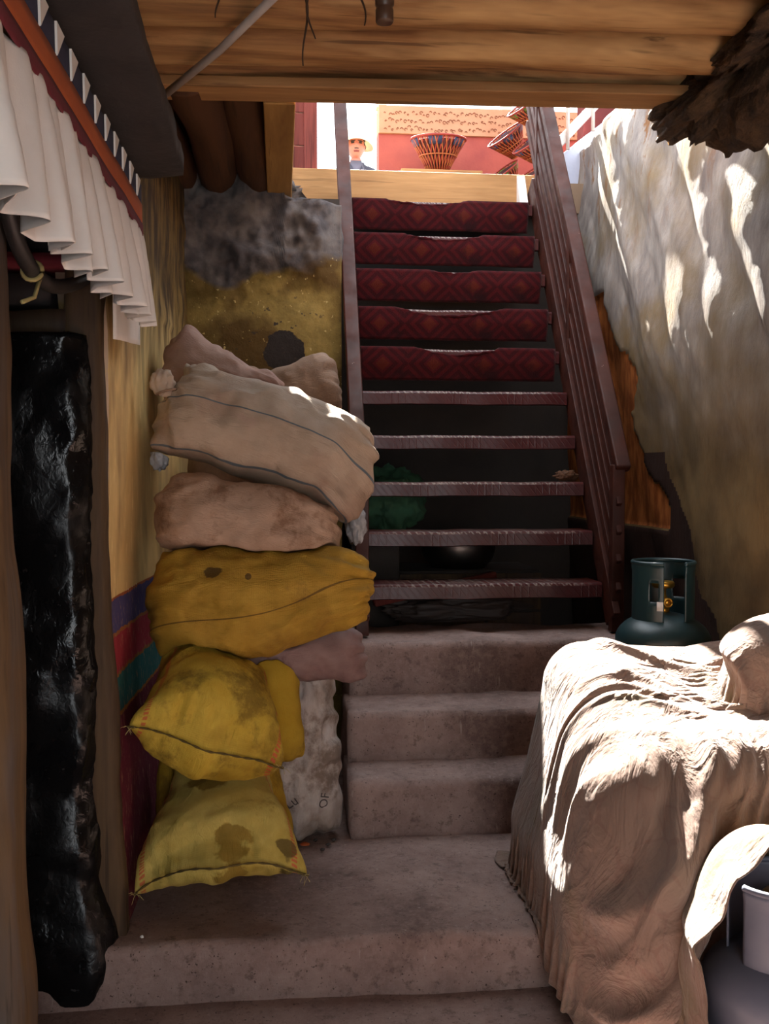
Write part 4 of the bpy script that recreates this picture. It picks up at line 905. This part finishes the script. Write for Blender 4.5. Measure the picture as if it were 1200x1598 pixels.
def sheet():
    nu, nv = 160, 180
    U, V = np.meshgrid(np.linspace(0, 1, nu), np.linspace(0, 1, nv), indexing='ij')
    X0 = .535 + .115 * np.clip((V - .45) / .25, 0, 1)
    X = X0 + (1.56 - X0) * U
    front = 1.80 + .155 * np.clip((X - .86) / .1, 0, 1)
    Y = 3.06 - (3.06 - front) * V
    fl = S3(X, Y, 0 * X).reshape(-1, 3)
    x = S3(X, Y, 1.06 - .36 * V + .03 * fbm(S3(X * .6 + Y * .3, Y * 1.6, 0 * X), 6, 3, 301)).reshape(-1, 3)
    idx = np.arange(nu * nv).reshape(nu, nv); B = [(a, b, (k if k > 0 else k * .2)) for a, b, k in batches(idx, 0)]
    rest = []
    for a, b, k in B:
        d = (fl[a] - fl[b]) * [1.14, 1.26, 1]; rest.append(np.sqrt((d * d).sum(1)))
    v = np.zeros_like(x); n0 = 180
    for s in range(n0):
        v *= .96; v[:, 2] -= .0009
        o = x.copy(); x = x + v; x = project(x, B, rest, 5)
        for h in [None] + HEAP:
            d, g = block_sdf(x) if h is None else cyl_sdf(x, h[0], h[1], h[2] + .006, h[3] + .006, .10 if h[2] > .12 else .05)
            m = d < 0; x[m] -= g[m] * d[m][:, None]
            fr = (d < .006); x[fr, :2] = o[fr, :2] + (x[fr, :2] - o[fr, :2]) * .12
        zf = np.where(x[:, 1] > 2.52, .158, .008); low = x[:, 2] < zf
        x[low, 2] = zf[low]; x[low, :2] = o[low, :2] + (x[low, :2] - o[low, :2]) * .2
        x[:, 0] = np.minimum(x[:, 0], 1.545)
        v = x - o; vm = np.sqrt((v * v).sum(1)); v *= np.minimum(1, .012 / np.maximum(vm, 1e-9))[:, None]
    # creases: ridges across the top, running down the hanging front and side
    g = x.reshape(nu, nv, 3); n = np.cross(np.gradient(g, axis=1), np.gradient(g, axis=0)); n /= np.linalg.norm(n, axis=2, keepdims=True) + 1e-12
    n = np.where(n[..., 2:3] < -.2, -n, n)
    up = np.clip(n[..., 2], 0, 1)
    W1 = fbm(S3(U, V, 0 * U), 3.5, 2, 9); W2 = fbm(S3(U, V, 0 * U), 3.5, 2, 8)
    pa = S3(U * 3.0 + V * 1.5, V * 12 - U * 5 + 2.0 * W1, 0 * U); pb = S3(U * 34 + V * 17 + 1.8 * W2, V * 2.0, 0 * U + 4)
    ridge = lambda p_, sc_, sd_: np.clip(1 - 1.7 * np.abs(fbm(p_, sc_, 2, sd_, .35)), -.3, 1) ** 3
    gx, gy, gz = g[..., 0], g[..., 1], g[..., 2]
    sm_ = lambda t: np.clip(t, 0, 1) ** 2 * (3 - 2 * np.clip(t, 0, 1))
    fm = sm_((2.50 - gy) / .22) * sm_((gx - .70) / .10)
    top = (1 - fm) * sm_((U - .16) / .12)
    cc = gx - .56 * gz + .25 * gy
    pb = S3(cc * 34 + .9 * W2, gz * 3.0, 0 * U + 4); pc = S3(cc * 15 + .7 * W1, gz * 2.0, 0 * U + 9)
    d_ = ridge(pa, .75, 303) * .028 * top + (ridge(pb, .7, 304) * .022 + ridge(pc, .8, 305) * .058) * fm
    for _ in range(2): d_[1:-1, 1:-1] = (4 * d_[1:-1, 1:-1] + d_[:-2, 1:-1] + d_[2:, 1:-1] + d_[1:-1, :-2] + d_[1:-1, 2:]) / 8
    g = g + n * d_[..., None]
    q = g.reshape(-1, 3); cx, cy = 1.06, 1.985
    for r_ in range(6):
        for rr, zt in ((.178, .262), (.124, .503)):
            d, gr = cyl_sdf(q, cx, cy, rr, zt, .015); m = d < 0; q[m] -= gr[m] * d[m][:, None]
        e = np.stack([(q[:, 0] - cx) / .178, (q[:, 1] - cy) / .178, (q[:, 2] - .254) / .113], 1); L = np.linalg.norm(e, axis=1); m = (L < 1) & (q[:, 2] > .254)
        q[m] = np.array([cx, cy, .254]) + e[m] / np.maximum(L[m], 1e-6)[:, None] * [.178, .178, .113]
        if r_ < 4:
            h = q.reshape(nu, nv, 3); near = (np.hypot(h[..., 0] - cx, h[..., 1] - cy) < .23)[1:-1, 1:-1, None]
            h[1:-1, 1:-1] = np.where(near, (4 * h[1:-1, 1:-1] + h[:-2, 1:-1] + h[2:, 1:-1] + h[1:-1, :-2] + h[1:-1, 2:]) / 8, h[1:-1, 1:-1]); q = h.reshape(-1, 3)
    g = q.reshape(nu, nv, 3)
    F = [(i * nv + j, i * nv + j + 1, (i + 1) * nv + j + 1, (i + 1) * nv + j) for i in range(nu - 1) for j in range(nv - 1)]
    return g.reshape(-1, 3), F, np.stack([U.ravel(), V.ravel()], 1)
def m_sheet():
    k = N('faded_floral_sheet'); u = k.uv(); 
    c = k.mix(k.step(k.noise(u, 6, 4), .35, .65), lin(116, 95, 84), lin(132, 110, 98))
    c = k.mix(k.step(k.noise(k.map(u, (1, 1, 1), (4, 2, 0)), 4, 4), .54, .66), c, lin(98, 88, 62))
    vo = k.n('ShaderNodeTexVoronoi'); k.l(k.map(u, (26, 30, 1)), vo.inputs['Vector']); vo.feature = 'DISTANCE_TO_EDGE'; vo.inputs['Scale'].default_value = 1
    ds = k.noise(k.map(u, (16, 18, 1)), 2, 3)
    c = k.mix(k.math('MULTIPLY', k.step(k.math('ADD', vo.outputs['Distance'], k.math('MULTIPLY', ds, .25)), .17, .14), .25), c, lin(104, 70, 62))
    wr_ = k.math('ABSOLUTE', k.math('SUBTRACT', k.noise(k.map(u, (1, 1.5, 1), rot=(0, 0, R(25))), 13, 4, .55, 1.2), .5)); return k.out(c, .9, k.math('ADD', k.math('MULTIPLY', wr_, -3.), k.math('MULTIPLY', k.noise(u, 60, 5, .6), .5)), .55, .012, spec=.15, sheen=.2)
x, F, uv = sheet(); o = mk('dust_sheet', x, F, m_sheet(), uv=uv); ss = o.modifiers.new('ss', 'SUBSURF'); ss.levels = 1; ss.render_levels = 1
sm = o.modifiers.new('s', 'SOLIDIFY'); sm.thickness = .003
tag(o, 'crumpled faded beige floral sheet thrown over gas cylinders in the sun', 'sheet')

# ---------------- gas cylinders
def gas_cylinder(c, r, hb, hs, rc, ztop, mat, label, gap, holes, extra=True):
    t = thing('gas_cylinder', label, 'gas cylinder', c, 'gas cylinders by the right wall')
    pr = [(.001, 0), (r * .78, 0), (r * .80, .03), (r * .86, .035)]
    pr += [(r * (.86 + .14 * math.sin(a)), .035 + .05 * (1 - math.cos(a))) for a in np.linspace(.2, math.pi / 2, 5)]
    pr += [(r, hb)] + [(r * math.cos(a) if a < 1.45 else .001 + r * .12, hb + hs * math.sin(a)) for a in np.linspace(.08, 1.5, 12)] + [(.001, hb + hs)]
    G().lathe(pr, c, 48, cap=False).obj('body', mat, t)
    zb = hb + hs * .62; H = ztop - zb; n = 96; m = 14; v = []; f = []
    a0, a1 = gap; A = np.linspace(a0, a1, n); Zs = np.linspace(0, 1, m)
    for ai in A:
        for zi in Zs:
            rr = rc * (1 + .02 * (zi > .9)); v.append((c[0] + rr * math.cos(ai), c[1] + rr * math.sin(ai), c[2] + zb + H * zi))
    for i in range(n - 1):
        for j in range(m - 1):
            am = (A[i] + A[i + 1]) / 2; zm = (Zs[j] + Zs[j + 1]) / 2
            if any(h0 < am < h1 and z0 < zm < z1 for h0, h1, z0, z1 in holes): continue
            f.append((i * m + j, (i + 1) * m + j, (i + 1) * m + j + 1, i * m + j + 1))
    o = mk('collar', v, f, mat, t); sm = o.modifiers.new('s', 'SOLIDIFY'); sm.thickness = .005; sm.offset = 0
    G().tube([(c[0] + rc * 1.01 * math.cos(a), c[1] + rc * 1.01 * math.sin(a), c[2] + ztop) for a in A], .007, 10).obj('collar_rim', mat, t)
    if extra:
        zc = c[2] + hb + hs
        vb = G().lathe([(.022, -.01), (.022, .02), (.014, .022), (.014, .055), (.010, .058), (.010, .085)], (c[0], c[1], zc), 20).obj('valve', M['brass'], t)
        G().lathe([(.006, .083), (.034, .085), (.040, .092), (.040, .102), (.034, .108), (.006, .106)], (c[0], c[1], zc), 24).obj('handwheel', M['brass'], vb)
        g = G().tube([(c[0] + .0 , c[1] - .010, zc + .036), (c[0], c[1] - .045, zc + .036)], .015, 16); g.obj('valve_outlet', M['brass'], vb)
        G().tube([(c[0] + .014 * math.cos(a), c[1] - .046, zc + .036 + .014 * math.sin(a)) for a in np.linspace(0, 2 * math.pi, 20)], .004, 6).obj('outlet_ring', M['brass'], vb)
    return t
c1 = (1.345, 3.375, .158)
tc = gas_cylinder(c1, .165, .607, .10, .105, .882, M['tealpaint'], 'dark teal gas cylinder with brass valve standing by the right wall', (R(-68), R(250)), ((R(222), R(240), .42, .72), (R(10), R(48), .40, .72)))
# small printed label on the teal collar
a = R(243)
for nm, mat, hw, hh, off in (('paper_label', M['paper'], .10, .016, .0035), ('label_print', M['redink'], .045, .009, .0042)):
    v = [(c1[0] + (.105 + off) * math.cos(a + q), c1[1] + (.105 + off) * math.sin(a + q), c1[2] + .737 + z) for q in np.linspace(-hw, hw, 6) for z in (-hh, hh)]
    if nm == 'paper_label': lo = mk(nm, v, [(2 * i, 2 * i + 2, 2 * i + 3, 2 * i + 1) for i in range(5)], mat, tc); sm = lo.modifiers.new('s', 'SOLIDIFY'); sm.thickness = .0005
gas_cylinder((1.06, 1.985, .004), .165, .25, .10, .108, .485, M['greypaint'], 'blue-grey gas cylinder half under the front edge of the sheet', (R(200), R(520)), ((R(262), R(292), .30, .72),), True)

# ================================================================== VALANCE
va = thing('door_valance', 'white pleated cotton valance with maroon, orange and navy bands', 'valance', (-.36, 2.0, 1.66))
YV0, YV1 = 1.10, 2.72
def ztop_v(Y): return 1.945 + (Y - 1.3) * .030
def pleat(U, V):
    Y = YV0 + (YV1 + .02 - YV0) * U
    ph = (Y - YV0) / .098 + .25 * np.sin(Y * 7); fr = ph - np.floor(ph)
    k = np.floor(ph)
    saw = np.where(fr < .72, fr / .72, (1 - fr) / .28)            # knife pleat: long face, quick return
    saw = saw * saw * (3 - 2 * saw)
    amp_ = (.012 + .040 * V ** .8) * (1 + .3 * np.sin(k * 2.3))
    X = -.372 + amp_ * saw + .010 * V * np.sin(k * 1.7)
    Yl = Y - .045 * V * (saw - .5) * 1.1 + .012 * np.sin(k * 1.9) * V
    Z = ztop_v(Y) + .003 - V * (.245 + .008 * np.sin(k * 2.1)) + .004 * fbm(S3(Y, V, 0 * Y), 12, 2, 5)
    return S3(X, Yl, Z)
p, f, uv = grid(620, 30, pleat); o = mk('pleated_cloth', p, f, M['white'], va); sm = o.modifiers.new('s', 'SOLIDIFY'); sm.thickness = .0015
def bandf(h0, h1, off):
    def fn(U, V):
        Y = YV0 + (YV1 - YV0) * U; Z = ztop_v(Y) + h0 + (h1 - h0) * V
        return S3(-.362 + off + 0 * Y + .002 * fbm(S3(Y, 0 * Y, 0 * Y), 6, 2, 8), Y, Z + .0012 * np.sin(Y * 11))
    return fn
for nm, h0, h1, off, m_ in (('maroon_band', -.004, .026, .002, 'maroon'), ('orange_band', .024, .078, .0, 'orange'), ('navy_band', .076, .130, -.002, 'navy')):
    p, f, uv = grid(120, 4, bandf(h0, h1, off)); o = mk(nm, p, f, M[m_], va); sm = o.modifiers.new('s', 'SOLIDIFY'); sm.thickness = .003
    if nm == 'navy_band': nb = o
for k in range(14):
    Y = YV0 + .02 + k * .115; z = ztop_v(Y)
    mk('white_triangle', [(-.358, Y, z + .076), (-.358, Y + .055, z + .130), (-.358, Y - .004, z + .130), (-.362, Y, z + .076), (-.362, Y + .055, z + .130), (-.362, Y - .004, z + .130)], [(0, 1, 2), (5, 4, 3), (0, 3, 4, 1), (1, 4, 5, 2), (2, 5, 3, 0)], M['white'], nb, False)
p, f, uv = grid(12, 12, lambda U, V: S3(-.392 + .004 * np.sin(U * 6), 2.42 + .46 * U, 1.86 - .19 * V + .045 * U)); o = mk('end_flap', p, f, M['white'], va); sm = o.modifiers.new('s', 'SOLIDIFY'); sm.thickness = .0015
# hose / bent pipe under the valance
pts = []
for t in np.linspace(0, 1, 40):
    p0, p1, p2, p3 = [np.array(q) for q in ((-.52, 1.92, 1.98), (-.512, 2.0, 1.72), (-.50, 2.2, 1.72), (-.485, 2.56, 1.835))]
    pts.append(tuple((1 - t) ** 3 * p0 + 3 * t * (1 - t) ** 2 * p1 + 3 * t * t * (1 - t) * p2 + t ** 3 * p3))
hs = G().tube(pts, .017, 14).obj('bent_pipe', M['hose']); tag(hs, 'dark bent pipe curving under the white valance', 'pipe')
tag(G().tube([tuple(np.array(pts[19]) + .020 * np.array([math.cos(a), .3 * math.sin(a), math.sin(a)])) for a in np.linspace(0, 2 * math.pi, 16)] + [(-.51, 2.16, 1.72), (-.52, 2.1, 1.70)], .005, 6).obj('wire_tie', M['threadp'], hs), 'pale wire tie round the pipe')

# ================================================================== CEILING BITS
tag(G().tube([(-.375, 3.16, 2.495), (-.16, 2.83, 2.525), (.06, 2.40, 2.545)], .0115, 12).obj('metal_pole', M['steelpole']), 'thin grey metal pole running under the ceiling logs', 'pole')
lh = thing('lamp_holder', 'empty brown lamp holder hanging from the ceiling logs', 'lamp holder', (.245, 2.33, 2.395))
G().lathe([(.001, 0), (.019, 0), (.021, .004), (.021, .028), (.019, .032), (.019, .036), (.022, .040), (.022, .052), (.017, .060), (.012, .085), (.006, .09)], (.245, 2.33, 2.395), 24).obj('socket', M['bakelite'], lh)
G().tube([(.245, 2.33, 2.48), (.247, 2.33, 2.55), (.245, 2.34, 2.66)], .003, 6).obj('flex', M['hose'], lh)
for k, (x, y, z, L, lab) in enumerate(((.06, 2.60, 2.57, .18, 'longest dark bark strip hanging beside the metal pole'), (.075, 2.58, 2.57, .12, 'short bark strip next to the longest one'), (.20, 2.56, 2.58, .10, 'bark strip hanging from the logs near the lamp holder'), (-.16, 2.60, 2.58, .08, 'small bark strip dangling above the black overhead board'))):
    pts = [(x + .01 * math.sin(q * 5 + k * 2) + .012 * q, y - .02, z + .03 - q * (L + .03)) for q in np.linspace(0, 1, 12)]
    tag(G().tube(pts, [.0035 * (1 - .7 * q) + .0008 for q in np.linspace(0, 1, 12)], 5).obj('bark_strip', M['straw']), lab, 'bark strip', 'bark strips hanging from the ceiling')

# ================================================================== JUNK UNDER THE STAIRS, FLOOR LITTER
pt = G().lathe([(.001, 0), (.13, 0), (.17, .05), (.18, .10), (.185, .16), (.19, .165), (.17, .165), (.16, .06), (.12, .02), (.001, .02)], (.86, 4.75, .90), 40, cap=False).obj('steel_pot', M['steel'])
tag(pt, 'round steel pot gleaming in the dark behind the treads', 'pot')
cr = thing('storage_crate', 'dark wooden crate carrying the steel pot under the stairs', 'crate', (.88, 4.78, .15))
for k in range(4): G().box((.55, 4.56, .16 + k * .185), (1.22, 4.58, .33 + k * .185)).obj('slat', M['jamb'], cr, False)
G().box((.55, 4.58, .15), (1.22, 5.0, .90)).obj('crate_body', M['dark'], cr, False, .005)
def heap(name, c, r, mat, seed, lab, cat):
    bm = bmesh.new(); bmesh.ops.create_icosphere(bm, subdivisions=5, radius=1); v = np.array([q.co[:] for q in bm.verts]); f = [[q.index for q in p.verts] for p in bm.faces]; bm.free()
    d = 1 + .3 * fbm(v, 2.0, 4, seed, .55); P = v * d[:, None] * np.array(r) + np.array(c); P[:, 2] = np.maximum(P[:, 2], c[2] - r[2] * .9)
    return tag(mk(name, P, f, mat), lab, cat)
heap('cloth_bundle', (.52, 4.62, 1.22), (.14, .13, .16), M['greencloth'], 3, 'dark green cloth bundle behind the treads at the left', 'bundle')
bx_ = thing('storage_box', 'dark box under the green cloth bundle behind the stairs', 'box', (.43, 4.7, .15)); G().box((.32, 4.52, .15), (.545, 5.0, 1.06)).obj('box_body', M['dark'], bx_, False, .006); G().box((.315, 4.51, 1.03), (.548, 5.0, 1.075)).obj('lid', M['jamb'], bx_, False, .004)
heap('rag_heap', (.75, 4.30, .76), (.30, .10, .06), M['blackbag'], 5, 'dark rags lying on the top concrete step behind the stairs', 'rags')
tag(G().bar((.40, 4.22, .80), (.95, 4.35, .90), .05, .03).obj('loose_plank', M['redboard']), 'reddish loose plank lying behind the lowest treads', 'plank')
heap('rusty_scrap', (1.265, 4.32, 1.343), (.05, .02, .025), M['log_y'], 8, 'rust-brown scrap lying on a tread against the right stringer', 'scrap')
def pebble(p, r, mat, lab, cat, s_):
    bm = bmesh.new(); bmesh.ops.create_icosphere(bm, subdivisions=2, radius=1); v = np.array([q.co[:] for q in bm.verts]); f = [[q.index for q in p_.verts] for p_ in bm.faces]; bm.free()
    P = v * (1 + .3 * vnoise(v * 2, s_))[:, None] * np.array(r); P[:, 2] -= P[:, 2].min(); return tag(mk(cat.replace(' ', '_'), P + np.array(p), f, mat), lab, cat, 'litter on the landing')
pebble((.075, 3.17, .152), (.016, .011, .005), M['orange'], 'orange leaf scrap on the floor before the white sack', 'leaf scrap', 1)
for k, (x, y) in enumerate(((.11, 3.20), (.15, 3.16), (.17, 3.20), (.13, 3.12))): pebble((x, y, .152), (.008, .006, .005), M['blackbag'], 'tiny dark crumb between the white sack and the lowest step', 'crumb', 2 + k)
pebble((-.36, 2.575, .152), (.005, .005, .004), M['paper'], 'tiny white pebble on the landing edge below the lowest sack', 'pebble', 9)
